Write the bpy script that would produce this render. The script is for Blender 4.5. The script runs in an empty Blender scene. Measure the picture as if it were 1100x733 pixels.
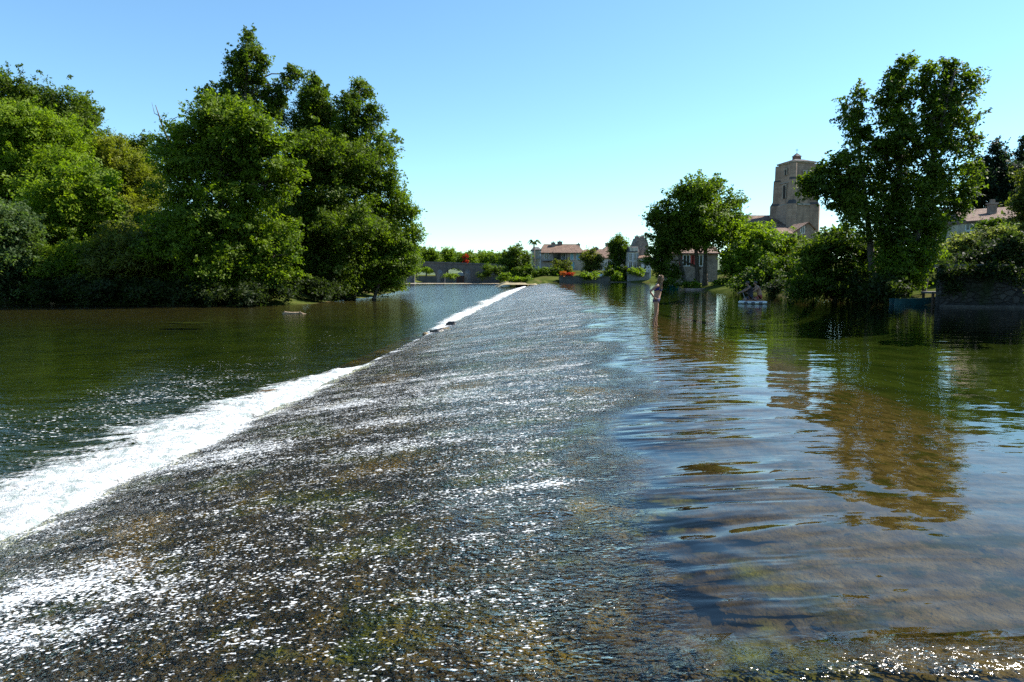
import bpy, bmesh, math, random
import numpy as np
from mathutils import Vector, Matrix
R = math.radians
sc = bpy.context.scene
COL = sc.collection

# ------------------------------------------------------------------ camera, sky, sun, exposure
CAM_Z, PITCH, FPX = 1.55, R(5.45), 733.3
cam = bpy.data.objects.new('camera', bpy.data.cameras.new('camera'))
COL.objects.link(cam); sc.camera = cam
cam.location = (0, 0, CAM_Z); cam.rotation_euler = (R(90) - PITCH, 0, 0)
cam.data.sensor_width = 36; cam.data.lens = 24
cam.data.clip_start = 0.05; cam.data.clip_end = 9000

SUN_AZ, SUN_EL = R(70), R(47)             # azimuth measured from +Y towards +X
w = bpy.data.worlds.new('World'); sc.world = w; w.use_nodes = True
nt = w.node_tree; bg = nt.nodes['Background']
sky = nt.nodes.new('ShaderNodeTexSky'); sky.sky_type = 'NISHITA'
sky.sun_disc = False; sky.sun_elevation = SUN_EL; sky.sun_rotation = SUN_AZ
sky.air_density = 1.0; sky.dust_density = 0.1; sky.ozone_density = 1.6
tint = nt.nodes.new('ShaderNodeMix'); tint.data_type = 'RGBA'; tint.blend_type = 'MULTIPLY'; tint.inputs[0].default_value = 1
nt.links.new(sky.outputs[0], tint.inputs[6]); tint.inputs[7].default_value = (.74, .98, 1.05, 1)
nt.links.new(tint.outputs[2], bg.inputs[0]); bg.inputs[1].default_value = 0.088
sd = Vector((math.sin(SUN_AZ)*math.cos(SUN_EL), math.cos(SUN_AZ)*math.cos(SUN_EL), math.sin(SUN_EL)))
sl = bpy.data.lights.new('sun', 'SUN'); sl.energy = 5.0; sl.angle = R(0.5); sl.color = (1, .95, .86)
so = bpy.data.objects.new('sun', sl); COL.objects.link(so); so.location = sd*200
so.rotation_euler = sd.to_track_quat('Z', 'Y').to_euler()
vs = sc.view_settings; vs.view_transform = 'Standard'; vs.look = 'None'; vs.gamma = 1; vs.exposure = 1.32
sc.render.engine = 'CYCLES'
cy = sc.cycles; cy.max_bounces = 6; cy.diffuse_bounces = 2; cy.glossy_bounces = 3; cy.transmission_bounces = 3
cy.transparent_max_bounces = 10; cy.caustics_reflective = False; cy.caustics_refractive = False
cy.sample_clamp_indirect = 6; cy.use_denoising = False

# ------------------------------------------------------------------ helpers
def P(px, py, D):
    """the point at depth Y = D that the photograph's pixel (of 1100 x 733) looks at"""
    u, v = px - 550, py - 366.5
    c, s = math.cos(PITCH), math.sin(PITCH)
    Y = FPX*c - v*s; Z = -FPX*s - v*c
    t = D / Y
    return Vector((u*t, D, CAM_Z + Z*t))

def tag(o, label=None, cat=None, group=None, kind=None):
    if label: o['label'] = label
    if cat: o['category'] = cat
    if group: o['group'] = group
    if kind: o['kind'] = kind
    return o

def empty(name, loc, rz=0, label=None, cat=None, group=None):
    o = bpy.data.objects.new(name, None); COL.objects.link(o)
    o.location = loc; o.rotation_euler = (0, 0, rz); o.empty_display_size = .3
    return tag(o, label, cat, group)

def copy_tree(o, parent=None):
    c = o.copy(); COL.objects.link(c)
    if parent: c.parent = parent
    for ch in list(o.children): copy_tree(ch, c)
    return c

def link_mesh(name, me, mat, parent=None, smooth=False):
    if mat: me.materials.append(mat)
    o = bpy.data.objects.new(name, me); COL.objects.link(o)
    if parent: o.parent = parent
    if smooth: me.polygons.foreach_set('use_smooth', [True]*len(me.polygons))
    return o

class MB:
    def __init__(s): s.v = []; s.f = []
    def add(s, vs, fs):
        n = len(s.v); s.v += [tuple(p) for p in vs]; s.f += [tuple(i+n for i in f) for f in fs]; return s
    def box(s, x0, x1, y0, y1, z0, z1):
        return s.add([(x0,y0,z0),(x1,y0,z0),(x1,y1,z0),(x0,y1,z0),(x0,y0,z1),(x1,y0,z1),(x1,y1,z1),(x0,y1,z1)],
                     [(0,3,2,1),(4,5,6,7),(0,1,5,4),(1,2,6,5),(2,3,7,6),(3,0,4,7)])
    def frustum(s, a, b, z0, z1, cx=0, cy=0, rot=0):
        vs = []
        for (h, z) in ((a, z0), (b, z1)):
            for (i, j) in ((-1,-1),(1,-1),(1,1),(-1,1)):
                x, y = i*h, j*h
                vs.append((cx + x*math.cos(rot)-y*math.sin(rot), cy + x*math.sin(rot)+y*math.cos(rot), z))
        return s.add(vs, [(0,3,2,1),(4,5,6,7),(0,1,5,4),(1,2,6,5),(2,3,7,6),(3,0,4,7)])
    def tube(s, pts, rads, n=6, cap=True):
        pts = [Vector(p) for p in pts]; base = len(s.v)
        up = Vector((0.13, 0.31, 1))
        for i, p in enumerate(pts):
            d = (pts[min(i+1, len(pts)-1)] - pts[max(i-1, 0)])
            d = d.normalized() if d.length > 1e-6 else Vector((0,0,1))
            a = d.cross(up)
            if a.length < 1e-3: a = d.cross(Vector((1,0,0)))
            a.normalize(); b = d.cross(a)
            for k in range(n):
                t = 2*math.pi*k/n
                s.v.append(tuple(p + (a*math.cos(t) + b*math.sin(t))*rads[i]))
        for i in range(len(pts)-1):
            for k in range(n):
                s.f.append((base+i*n+k, base+i*n+(k+1)%n, base+(i+1)*n+(k+1)%n, base+(i+1)*n+k))
        if cap:
            s.f.append(tuple(base+k for k in range(n))[::-1]); s.f.append(tuple(base+(len(pts)-1)*n+k for k in range(n)))
        return s
    def prism(s, poly, y0, y1):
        """polygon in x,z extruded along y"""
        n = len(poly)
        vs = [(x, y0, z) for x, z in poly] + [(x, y1, z) for x, z in poly]
        fs = [tuple(range(n)), tuple(range(2*n-1, n-1, -1))]
        fs += [(i, i+n, (i+1) % n + n, (i+1) % n) for i in range(n)]
        return s.add(vs, fs)
    def build(s, name, mat, parent=None, smooth=False, bevel=0):
        me = bpy.data.meshes.new(name); me.from_pydata(s.v, [], s.f); me.validate()
        bm = bmesh.new(); bm.from_mesh(me); bmesh.ops.recalc_face_normals(bm, faces=bm.faces); bm.to_mesh(me); bm.free()
        o = link_mesh(name, me, mat, parent, smooth)
        if bevel:
            m = o.modifiers.new('bevel', 'BEVEL'); m.width = bevel; m.segments = 2
        return o

def quads_mesh(name, V, tint=None):
    """V: (n,4,3) array of separate quads"""
    n = len(V); me = bpy.data.meshes.new(name)
    me.vertices.add(n*4); me.vertices.foreach_set('co', V.astype(np.float32).ravel())
    me.loops.add(n*4); me.loops.foreach_set('vertex_index', np.arange(n*4, dtype=np.int32))
    me.polygons.add(n); me.polygons.foreach_set('loop_start', np.arange(0, n*4, 4, dtype=np.int32))
    try: me.polygons.foreach_set('loop_total', np.full(n, 4, dtype=np.int32))
    except Exception: pass
    me.update(calc_edges=True)
    return me

def grid_mesh(name, X, Y, Z):
    nj, ni = X.shape; me = bpy.data.meshes.new(name)
    co = np.stack([X, Y, Z], -1).reshape(-1, 3).astype(np.float32)
    idx = np.arange(nj*ni, dtype=np.int32).reshape(nj, ni)
    q = np.stack([idx[:-1,:-1], idx[:-1,1:], idx[1:,1:], idx[1:,:-1]], -1).reshape(-1, 4)
    n = len(q)
    me.vertices.add(len(co)); me.vertices.foreach_set('co', co.ravel())
    me.loops.add(n*4); me.loops.foreach_set('vertex_index', q.ravel())
    me.polygons.add(n); me.polygons.foreach_set('loop_start', np.arange(0, n*4, 4, dtype=np.int32))
    try: me.polygons.foreach_set('loop_total', np.full(n, 4, dtype=np.int32))
    except Exception: pass
    me.update(calc_edges=True)
    me.polygons.foreach_set('use_smooth', np.ones(n, dtype=bool))
    return me

def attr(me, name, vals):
    a = me.attributes.new(name, 'FLOAT', 'POINT'); a.data.foreach_set('value', np.asarray(vals, dtype=np.float32).ravel())

def smooth(a, b, x):
    t = np.clip((x-a)/(b-a), 0, 1); return t*t*(3-2*t)

_perm = np.random.RandomState(7).rand(64, 64)
def vnoise(x, y):
    x = np.asarray(x, float); y = np.asarray(y, float)
    xi = np.floor(x).astype(int); yi = np.floor(y).astype(int); fx = x-xi; fy = y-yi
    fx = fx*fx*(3-2*fx); fy = fy*fy*(3-2*fy)
    g = lambda i, j: _perm[i % 64, j % 64]
    return (g(xi,yi)*(1-fx)+g(xi+1,yi)*fx)*(1-fy) + (g(xi,yi+1)*(1-fx)+g(xi+1,yi+1)*fx)*fy
def fbm(x, y, o=3):
    r = 0; a = .5
    for k in range(o): r = r + a*vnoise(x*2**k + 17.3*k, y*2**k + 5.1*k); a /= 2
    return r / (1 - .5**o)

# ------------------------------------------------------------------ node shorthand
class N:
    def __init__(s, name):
        s.m = bpy.data.materials.new(name); s.m.use_nodes = True; s.t = s.m.node_tree
        s.t.nodes.clear(); s.out = s.t.nodes.new('ShaderNodeOutputMaterial')
    def n(s, typ, ins=None, **props):
        nd = s.t.nodes.new('ShaderNode' + typ)
        for k, v in props.items(): setattr(nd, k, v)
        for k, v in (ins or {}).items():
            sock = nd.inputs[k]
            if hasattr(v, 'is_linked') or isinstance(v, bpy.types.NodeSocket): s.t.links.new(v, sock)
            else:
                if isinstance(v, tuple) and len(v) == 3 and sock.type == 'RGBA': v = (*v, 1)
                sock.default_value = v
        return nd
    def math(s, op, a, b=0.0, c=None, clamp=False):
        i = {0: a, 1: b}
        if c is not None: i[2] = c
        return s.n('Math', i, operation=op, use_clamp=clamp).outputs[0]
    def noise(s, vec, scale, detail=3, rough=.55, dist=0):
        return s.n('TexNoise', {'Vector': vec, 'Scale': scale, 'Detail': detail, 'Roughness': rough, 'Distortion': dist}).outputs[0]
    def mapr(s, v, a, b, c=0.0, d=1.0):
        return s.n('MapRange', {0: v, 1: a, 2: b, 3: c, 4: d}, interpolation_type='SMOOTHSTEP').outputs[0]
    def mixc(s, f, a, b, bt='MIX'):
        nd = s.t.nodes.new('ShaderNodeMix'); nd.data_type = 'RGBA'; nd.blend_type = bt
        for k, v in ((0, f), (6, a), (7, b)):
            if isinstance(v, bpy.types.NodeSocket): s.t.links.new(v, nd.inputs[k])
            else: nd.inputs[k].default_value = (*v, 1) if isinstance(v, tuple) and len(v) == 3 else v
        return nd.outputs[2]
    def attr(s, name): return s.n('Attribute', attribute_name=name).outputs['Fac']
    def pos(s): return s.n('TexCoord').outputs['Object']
    def mapping(s, vec, scale=(1,1,1), rot=(0,0,0)):
        return s.n('Mapping', {'Vector': vec, 'Scale': scale, 'Rotation': rot}).outputs[0]
    def bump(s, h, dist, strength=1.0, normal=None):
        i = {'Height': h, 'Distance': dist, 'Strength': strength}
        if normal is not None: i['Normal'] = normal
        return s.n('Bump', i).outputs[0]
    def mixs(s, f, a, b): return s.n('MixShader', {0: f, 1: a, 2: b}).outputs[0]
    def done(s, shader): s.t.links.new(shader, s.out.inputs[0]); return s.m

_mats = {}
def plain(name, col, rough=.6, var=.25, scale=3.0, bump=0.0, metallic=0, spec=.4):
    if name in _mats: return _mats[name]
    k = N(name); p = k.pos()
    f = k.noise(p, scale, 5, .6)
    lo = tuple(c*(1-var) for c in col); hi = tuple(min(1, c*(1+var)) for c in col)
    c = k.mixc(k.mapr(f, .3, .7), lo, hi)
    ins = {'Base Color': c, 'Roughness': rough, 'Metallic': metallic, 'Specular IOR Level': spec}
    if bump: ins['Normal'] = k.bump(k.noise(p, scale*6, 4), bump)
    _mats[name] = k.done(k.n('BsdfPrincipled', ins).outputs[0]); return _mats[name]

def leaf_mat(name, a, b, trans=.54, big=.35, spec=.22):
    """a, b: darker and lighter leaf colours (albedo)"""
    if name in _mats: return _mats[name]
    k = N(name); g = k.n('NewGeometry')
    f = k.noise(k.pos(), big, 2)
    rnd = g.outputs['Random Per Island']
    t = k.math('ADD', k.math('MULTIPLY', rnd, .55), k.math('MULTIPLY', k.mapr(f, .35, .65), .45))
    c = k.mixc(t, a, b)
    tr = k.mixc(1.0, c, (1.25, 1.35, .5), 'MULTIPLY')
    d = k.n('BsdfPrincipled', {'Base Color': c, 'Roughness': .55, 'Specular IOR Level': spec}).outputs[0]
    tl = k.n('BsdfTranslucent', {'Color': tr}).outputs[0]
    _mats[name] = k.done(k.mixs(trans, d, tl)); return _mats[name]

def stone_mat(name, a, b, bw=.9, bh=.4, mortar=(.12,.1,.08), stain=.5):
    if name in _mats: return _mats[name]
    k = N(name); p = k.pos()
    xyz = k.n('SeparateXYZ', {0: p})
    h = k.math('ADD', xyz.outputs[0], k.math('MULTIPLY', xyz.outputs[1], .73))
    uv = k.n('CombineXYZ', {0: h, 1: xyz.outputs[2]}).outputs[0]
    br = k.n('TexBrick', {'Vector': uv, 'Color1': a, 'Color2': b, 'Mortar': mortar, 'Scale': 1.0, 'Mortar Size': .018,
                          'Brick Width': bw, 'Row Height': bh, 'Bias': .1})
    s1 = k.mapr(k.noise(k.mapping(p, (1,1,.25)), .9, 5, .65), .42, .72)
    c = k.mixc(k.math('MULTIPLY', s1, stain), br.outputs[0], tuple(x*.35 for x in a))
    n = k.bump(k.noise(p, 9, 4), .02)
    _mats[name] = k.done(k.n('BsdfPrincipled', {'Base Color': c, 'Roughness': .9, 'Normal': n}).outputs[0]); return _mats[name]

def tile_mat(name, a, b):
    if name in _mats: return _mats[name]
    k = N(name); p = k.pos()
    wv = k.n('TexWave', {'Vector': p, 'Scale': 4.5, 'Distortion': .3, 'Detail': 1.0}, wave_type='BANDS', bands_direction='X').outputs[1]
    wz = k.n('TexWave', {'Vector': p, 'Scale': 3.0, 'Distortion': .4}, wave_type='BANDS', bands_direction='Z').outputs[1]
    f = k.noise(p, .9, 6, .7)
    c = k.mixc(k.mapr(f, .35, .68), a, b)
    c = k.mixc(k.mapr(k.noise(p, 7, 2), .55, .75, 0, .6), c, tuple(x*.4 for x in a))
    n = k.bump(k.math('ADD', wv, wz), .03)
    _mats[name] = k.done(k.n('BsdfPrincipled', {'Base Color': c, 'Roughness': .85, 'Normal': n}).outputs[0]); return _mats[name]

def bark_mat():
    if 'bark' in _mats: return _mats['bark']
    k = N('bark'); p = k.pos()
    f = k.noise(k.mapping(p, (6,6,1.2)), 1.5, 5, .65)
    c = k.mixc(k.mapr(f, .3, .7), (.035,.027,.02), (.13,.105,.08))
    _mats['bark'] = k.done(k.n('BsdfPrincipled', {'Base Color': c, 'Roughness': .9, 'Normal': k.bump(f, .03)}).outputs[0]); return _mats['bark']

# ------------------------------------------------------------------ the river's shape
SLOPE = .052                       # the weir runs away at x = s + SLOPE*y
TOE_S, Z_DOWN = -5.1, -1.0
Y_END = 160.0
def weir_w(s):
    t = np.clip((3 - s)/8.1, 0, 1)
    z = -.9*t**1.55
    return np.where(s < TOE_S, -.9 - np.clip((TOE_S - s)*1.0, 0, .6), z)

left_poly = np.array([(-600,90),(-120,72),(-47,63),(-36,60),(-24,58.5),(-18.5,62),(-17.2,83),(-20,129),(-36,230),(-39,262),(-36,300),(-39,420),(-600,420)], float)
right_poly = np.array([(90,-120),(75,0),(46,29.6),(22.3,35.5),(21.8,37),(20.5,55),(21.2,78),(27,125),(34,166),(20,169),(9,168),(5.5,161),(3,160),(0,172),(-3,205),(-5,240),(-8,262),(-12,285),(-39,300),(-39,420),(900,420),(900,-120)], float)
def poly_sd(poly, x, y):
    """signed distance, positive inside"""
    d = np.full(x.shape, 1e9); inside = np.zeros(x.shape, bool); n = len(poly)
    for i in range(n):
        ax, ay = poly[i]; bx, by = poly[(i+1) % n]
        ex, ey = bx-ax, by-ay
        t = np.clip(((x-ax)*ex + (y-ay)*ey)/(ex*ex+ey*ey), 0, 1)
        d = np.minimum(d, np.hypot(x-ax-t*ex, y-ay-t*ey))
        c = ((ay > y) != (by > y)) & (x < (bx-ax)*(y-ay)/((by-ay) if by != ay else 1e-9) + ax)
        inside ^= c
    return np.where(inside, d, -d)

def ground_h(x, y):
    x = np.asarray(x, float); y = np.asarray(y, float)
    dl, dr = poly_sd(left_poly, x, y), poly_sd(right_poly, x, y)
    s = x - SLOPE*y
    up = (s > -5) & (y < 172)
    # beds
    bed_up = np.interp(s, [-5, 4.8, 5.6, 6.6, 8, 11, 15, 60], [-2.2, -2.2, -.62, -.64, -.90, -1.45, -1.8, -1.8])
    dn = -dl
    bed_dn = np.interp(dn, [0, 2, 14, 25, 40, 60, 90], [-1.0, -1.12, -1.22, -1.5, -1.9, -2.1, -2.2])
    bed = np.where(up, bed_up, bed_dn)
    bed = np.where(up & (dr > -4), np.maximum(bed, np.interp(-dr, [0, .5, 2, 4], [-.3, -.9, -1.5, -1.7])), bed)
    bed = np.where(up & (s < 4.8), -2.2, bed)
    # left land
    hl = -1.0 + .9*smooth(0, 6, dl) + .06*np.clip(dl, 0, 200)
    hl = hl + .5*(fbm(x*.13, y*.13)-.5)*smooth(0, 4, dl)
    # right land
    lvl = np.where(s > -1.5, 0.0, -1.0)
    top = .5 + 2.6*smooth(2, 26, dr) + 1.6*smooth(10, 40, dr)
    near = np.exp(-((y-45)/22.0)**2)
    top = top + near*3.0*smooth(5, 16, dr)
    top = np.where(y > 150, .6 + 2.2*smooth(3, 16, dr) + .01*np.clip(dr, 0, 300), top)
    hr = lvl + (top - lvl)*smooth(-.2, 2.2, dr) + .3*(fbm(x*.15+40, y*.15)-.5)*smooth(1, 4, dr)
    h = np.where(dl > 0, hl, np.where(dr > -.2, hr, bed))
    far = smooth(380, 700, np.hypot(x, y-100))
    return h*(1-far) + 3.0*far

def gz(x, y): return float(ground_h(np.array([x]), np.array([y]))[0])

# ------------------------------------------------------------------ ground sheet
def axis(*segs):
    out = []
    for a, b, st in segs: out += list(np.arange(a, b, st))
    return np.array(out + [segs[-1][1]])
gx = axis((-3500,-700,350),(-700,-140,35),(-140,-60,4),(-60,-12,1.2),(-12,14,.5),(14,50,1.0),(50,140,4),(140,700,35),(700,3500,350))
gy = axis((-600,-60,60),(-60,0,4),(0,24,.6),(24,100,1.2),(100,200,2.0),(200,320,3),(320,500,20),(500,5000,400))
GX, GY = np.meshgrid(gx, gy)
GZ = ground_h(GX, GY)
me = grid_mesh('ground', GX, GY, GZ)
sd_l, sd_r = poly_sd(left_poly, GX, GY), poly_sd(right_poly, GX, GY)
lvl = np.where(((GX - SLOPE*GY) > -4) & (GY < 170), 0.0, -1.0)
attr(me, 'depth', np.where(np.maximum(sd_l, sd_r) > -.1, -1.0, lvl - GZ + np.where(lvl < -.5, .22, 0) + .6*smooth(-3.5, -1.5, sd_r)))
k = N('ground'); p = k.pos(); dep = k.attr('depth')
gr = k.mixc(k.mapr(k.noise(p, .35, 5, .65), .35, .65), (.030,.045,.010), (.075,.085,.022))
gr = k.mixc(k.mapr(k.noise(p, .12, 4), .5, .7), gr, (.085,.065,.035))
bed = k.mixc(k.mapr(k.noise(p, 2.2, 6, .7), .35, .65), (.058,.042,.020), (.120,.088,.044))
bed = k.mixc(k.mapr(k.noise(p, 7, 3), .58, .7), bed, (.03,.03,.015))
weed = k.mixc(k.mapr(k.noise(p, .5, 5, .6), .3, .7), (.014,.026,.006), (.038,.056,.012))  # dark green of deep beds: algae, plus light lost in water painted in
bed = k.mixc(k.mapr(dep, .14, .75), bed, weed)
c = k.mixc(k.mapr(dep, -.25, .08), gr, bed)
gm = k.done(k.n('BsdfPrincipled', {'Base Color': c, 'Roughness': .95, 'Specular IOR Level': 0.0, 'Normal': k.bump(k.noise(p, 3, 6, .7), .06)}).outputs[0])
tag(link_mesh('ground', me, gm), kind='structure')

# ------------------------------------------------------------------ weir masonry under the sheet of water
ws = axis((-7.2,-5.6,.4),(-5.6,4.2,.1),(4.2,7.2,.3))
wy = axis((-14,0,.7),(0,14,.12),(14,40,.35),(40,Y_END+4,1.5))
WS, WY = np.meshgrid(ws, wy)
dcov = np.interp(WS, [-7.2, 0, 1.0, 2.0, 3.0, 4.2, 5.4, 6.4, 7.2], [.07, .06, .07, .10, .14, .24, .42, .66, 1.1])
rough_b = (fbm(WS*1.7+3, WY*1.3)-.5)*.06 + (fbm(WS*5, WY*5)-.5)*.03
WZ = weir_w(WS) - dcov + rough_b
me = grid_mesh('weir', WS + SLOPE*WY, WY, WZ)
attr(me, 'sand', smooth(.9, 1.9, WS + 1.2*(fbm(WS*.8, WY*.5+9)-.5)) )
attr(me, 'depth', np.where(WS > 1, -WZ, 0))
k = N('weir_stone'); p = k.pos(); sand = k.attr('sand')
n1 = k.noise(p, 1.1, 5, .62); n2 = k.noise(p, 6, 4, .6); n3 = k.noise(k.mapping(p, (1,1,1)), .55, 4, .6)
dark = k.mixc(k.mapr(n2, .3, .7), (.018,.014,.010), (.080,.058,.036))
moss = k.mixc(k.mapr(n2, .35, .65), (.028,.040,.008), (.115,.125,.020))
ochre = k.mixc(k.mapr(n2, .3, .7), (.09,.055,.014), (.22,.14,.035))
c = k.mixc(k.mapr(n1, .49, .63), dark, moss)
c = k.mixc(k.mapr(n3, .54, .66), c, ochre)
c = k.mixc(k.mapr(k.noise(p, 3.2, 4, .65), .56, .66), c, (.12,.082,.024))
snd = k.mixc(k.mapr(n2, .3, .7), (.058,.042,.020), (.120,.088,.044))
snd = k.mixc(k.mapr(k.noise(p, 2.3, 6, .7), .50, .60), snd, (.040,.040,.012))
peb = k.n('TexVoronoi', {'Vector': p, 'Scale': 11.0, 'Randomness': 1.0})
snd = k.mixc(k.mapr(peb.outputs['Distance'], .10, .40, .32, 0), snd, k.mixc(k.n('SeparateColor', {0: peb.outputs['Color']}).outputs[0], (.035,.030,.02), (.23,.19,.13)))
snd = k.mixc(k.mapr(k.noise(p, 14, 2), .62, .7), snd, (.03,.028,.02))
c = k.mixc(sand, c, snd)
weed = k.mixc(k.mapr(k.noise(p, .5, 5, .6), .3, .7), (.014,.026,.006), (.038,.056,.012))  # as on the ground: algae with the water's loss of light in its colour
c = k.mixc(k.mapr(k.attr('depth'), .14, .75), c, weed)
wm = k.done(k.n('BsdfPrincipled', {'Base Color': c, 'Roughness': .8, 'Specular IOR Level': 0.0, 'Normal': k.bump(k.noise(p, 9, 5, .7), .05)}).outputs[0])
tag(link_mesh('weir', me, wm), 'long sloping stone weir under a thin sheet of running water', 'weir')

# ------------------------------------------------------------------ upstream water, spilling over the weir
us = axis((-5.7,3.0,.07),(3.0,6,.16),(6,14,.5),(14,60,2.5))
uy = axis((-14,0,.7),(0,12,.06),(12,24,.14),(24,60,.5),(60,176,2))
US, UY = np.meshgrid(us, uy)
edge = np.interp(UY, [0, 2.5, 5, 10, 22, 33, 69, 120, 160], [.35, .38, .62, 1.2, 1.85, 2.2, 2.0, 1.6, .8])
wob = 1.9*(fbm(US*.45 + 3, UY*.55)-.5)*np.interp(UY, [0, 6, 25], [.6, .9, 1.5])
turb = 1 - smooth(-.65, .30, US - edge + wob)
ripz = np.exp(-((US - edge - .55)/.85)**2)*smooth(45, 15, UY)*smooth(.25, .6, fbm(US*.7+2, UY*.8+4) + .12)
froth_glint = np.zeros_like(US)
for (cx, cy_, rx, ry, a) in ((-3.25, 4.55, .75, .38, .72), (-2.6, 4.35, .5, .22, .55), (-2.9, 3.9, .8, .25, .5), (-1.2, 7.7, 1.0, .35, .32), (-1.6, 9.3, 1.1, .4, .36),
                           (-3.6, 8.6, .9, .6, .55), (-.3, 10.4, 1.2, .35, .26), (.2, 5.6, .7, .12, .42), (-1.9, 13.5, 1.6, .5, .28), (-.2, 17, 1.6, .5, .22), (-2.9, 11.5, 1.0, .6, .5)):
    froth_glint = np.maximum(froth_glint, a*np.exp(-(((US+SLOPE*UY-cx)/rx)**2 + ((UY-cy_)/ry)**2)))
froth_glint = np.maximum(froth_glint, .26*smooth(.48, .75, fbm(US*.35+8, UY*1.1+2) + .25*(fbm(US*2.5, UY*3)-.5))*turb*smooth(5, 12, UY))
froth_glint = np.maximum(froth_glint, .16*smooth(8, 60, UY)*turb)  # distant sun sparkle painted as extra white cover
froth_glint = np.maximum(froth_glint, 1.1*smooth(-4.1 - .8*fbm(UY*1.7, UY*0+7), -5.2, US)*smooth(.38, .6, fbm(US*.9, UY*1.1)))
UZ = weir_w(US)
UZ = UZ + turb*(.018*(fbm(US*1.6, UY*4.0)-.5) + .022*(fbm(US*4.5+2, UY*6)-.5))
# a standing wave where the pool breaks over the sill, right of the camera
ridge = [(-.2, 5.3), (.55, 4.75), (1.06, 4.2), (1.38, 3.8), (1.58, 3.4), (1.68, 3.0), (1.95, 2.72), (2.5, 2.6)]
rd = np.full(US.shape, 9.0); XX = US + SLOPE*UY
for (a, b) in zip(ridge[:-1], ridge[1:]):
    ex, ey = b[0]-a[0], b[1]-a[1]
    t = np.clip(((XX-a[0])*ex + (UY-a[1])*ey)/(ex*ex+ey*ey), 0, 1)
    rd = np.minimum(rd, np.hypot(XX-a[0]-t*ex, UY-a[1]-t*ey))
for off, amp in ((0, .009), (.30, .005)):
    side = np.exp(-((rd-off)/.095)**2)
    UZ = UZ + amp*side*smooth(-.5, 1.0, XX)
qa = XX*.62 + UY*.78; qb = -XX*.78 + UY*.62
calm_swell = (1-turb)*smooth(7, 2, US)*smooth(26, 9, UY)*.030*(fbm(qb*.35 + 1.5*fbm(XX*.5, UY*.5), qa*1.9 + fbm(XX*.7, UY*.7)*1.6, 2)-.5)
UZ = UZ + calm_swell
me = grid_mesh('river_water', US + SLOPE*UY, UY, UZ)
glit = .95*np.exp(-(((XX-1.35)/.75)**2 + ((UY-2.62)/.20)**2))*smooth(.32, .6, fbm(XX*2.2, UY*3.5))
glit = np.maximum(glit, np.exp(-(((XX-1.85)/.55)**2 + ((UY-2.80+.10*(XX-1.6))/.10)**2)))
glit = np.maximum(glit, .45*np.exp(-(((XX-.6)/.9)**2 + ((UY-2.7)/.6)**2))*smooth(.5, .7, fbm(XX*2.5+4, UY*2.5)))
attr(me, 'turb', turb); attr(me, 'rip', ripz); attr(me, 'froth_glint', froth_glint); attr(me, 'glit', np.clip(glit*1.7, 0, 1))
k = N('river_water'); p = k.pos()
turb_ = k.attr('turb'); fr = k.attr('froth_glint'); gl = k.attr('glit')
pr = k.mapping(p, (1,1,1), (0,0,R(3)))
chop1 = k.noise(k.mapping(pr, (.6,1,1)), 25, 2, .5)
chop2 = k.noise(k.mapping(pr, (.7,1,1)), 46, 2, .5)
turbn = k.math('MULTIPLY', turb_, k.mapr(k.noise(k.mapping(pr, (.35,1.2,1)), .9, 4, .6), .28, .6, .45, 1.0))
amp = k.math('MAXIMUM', turbn, k.math('MULTIPLY', gl, .35))
hc = k.math('ADD', k.math('MULTIPLY', chop1, .050), k.math('MULTIPLY', chop2, .022))
hc = k.math('MULTIPLY', hc, amp)
hc = k.math('ADD', hc, k.math('MULTIPLY', k.math('MULTIPLY', k.noise(k.mapping(pr, (.6,1,1)), 11, 3, .55), .085), gl))
rip = k.noise(k.mapping(p, (.42,1,1), (0,0,R(-12))), 1.6, 3, .5)
rip2 = k.noise(k.mapping(p, (.5,1,1), (0,0,R(8))), 6.5, 2, .5)
hr_ = k.math('ADD', k.math('MULTIPLY', rip, .015), k.math('MULTIPLY', rip2, .0022))
r3 = k.noise(k.mapping(p, (.22,1,1), (0,0,R(14))), 3.1, 2, .45, .5)
hr_ = k.math('ADD', hr_, k.math('MULTIPLY', k.math('MULTIPLY', r3, .060), k.attr('rip')))
nrm = k.bump(k.math('ADD', hc, hr_), 1.0)
fre = k.n('Fresnel', {'IOR': k.mapr(turb_, .2, 1, 1.33, 1.21), 'Normal': nrm}).outputs[0]
gls = k.n('BsdfGlossy', {'Color': (1,1,1), 'Roughness': k.mapr(k.math('MAXIMUM', turb_, gl), 0, 1, .02, .18), 'Normal': nrm}).outputs[0]
tr = k.n('BsdfTransparent', {'Color': (.77,.77,.58)}).outputs[0]
wat = k.mixs(fre, tr, gls)
fleck = k.math('ADD', k.math('MULTIPLY', k.noise(k.mapping(pr, (.6,1,1)), 52, 2, .6), .66), k.math('MULTIPLY', k.noise(k.mapping(pr, (.6,1,1)), 13, 3, .6), .34))
fleck_b = k.noise(k.mapping(pr, (.33,1,1)), 3, 6, .72)
th = k.math('SUBTRACT', .590, k.math('MULTIPLY', fr, .22))
th = k.math('SUBTRACT', th, k.math('MULTIPLY', k.math('SUBTRACT', fleck_b, .5), k.math('MULTIPLY', amp, .40)))
th = k.math('ADD', th, k.math('MULTIPLY', k.math('SUBTRACT', 1.0, k.math('MAXIMUM', turb_, fr)), .3))
fm = k.n('MapRange', {0: k.math('SUBTRACT', fleck, th), 1: 0.0, 2: .075, 3: 0.0, 4: .74}).outputs[0]
foam = k.n('BsdfDiffuse', {'Color': (.82,.84,.85), 'Normal': nrm}).outputs[0]  # diffuse white for froth and for sun glints painted as flecks
water_mat = k.done(k.mixs(fm, wat, foam))
tag(link_mesh('river_water', me, water_mat), kind='structure')

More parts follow.
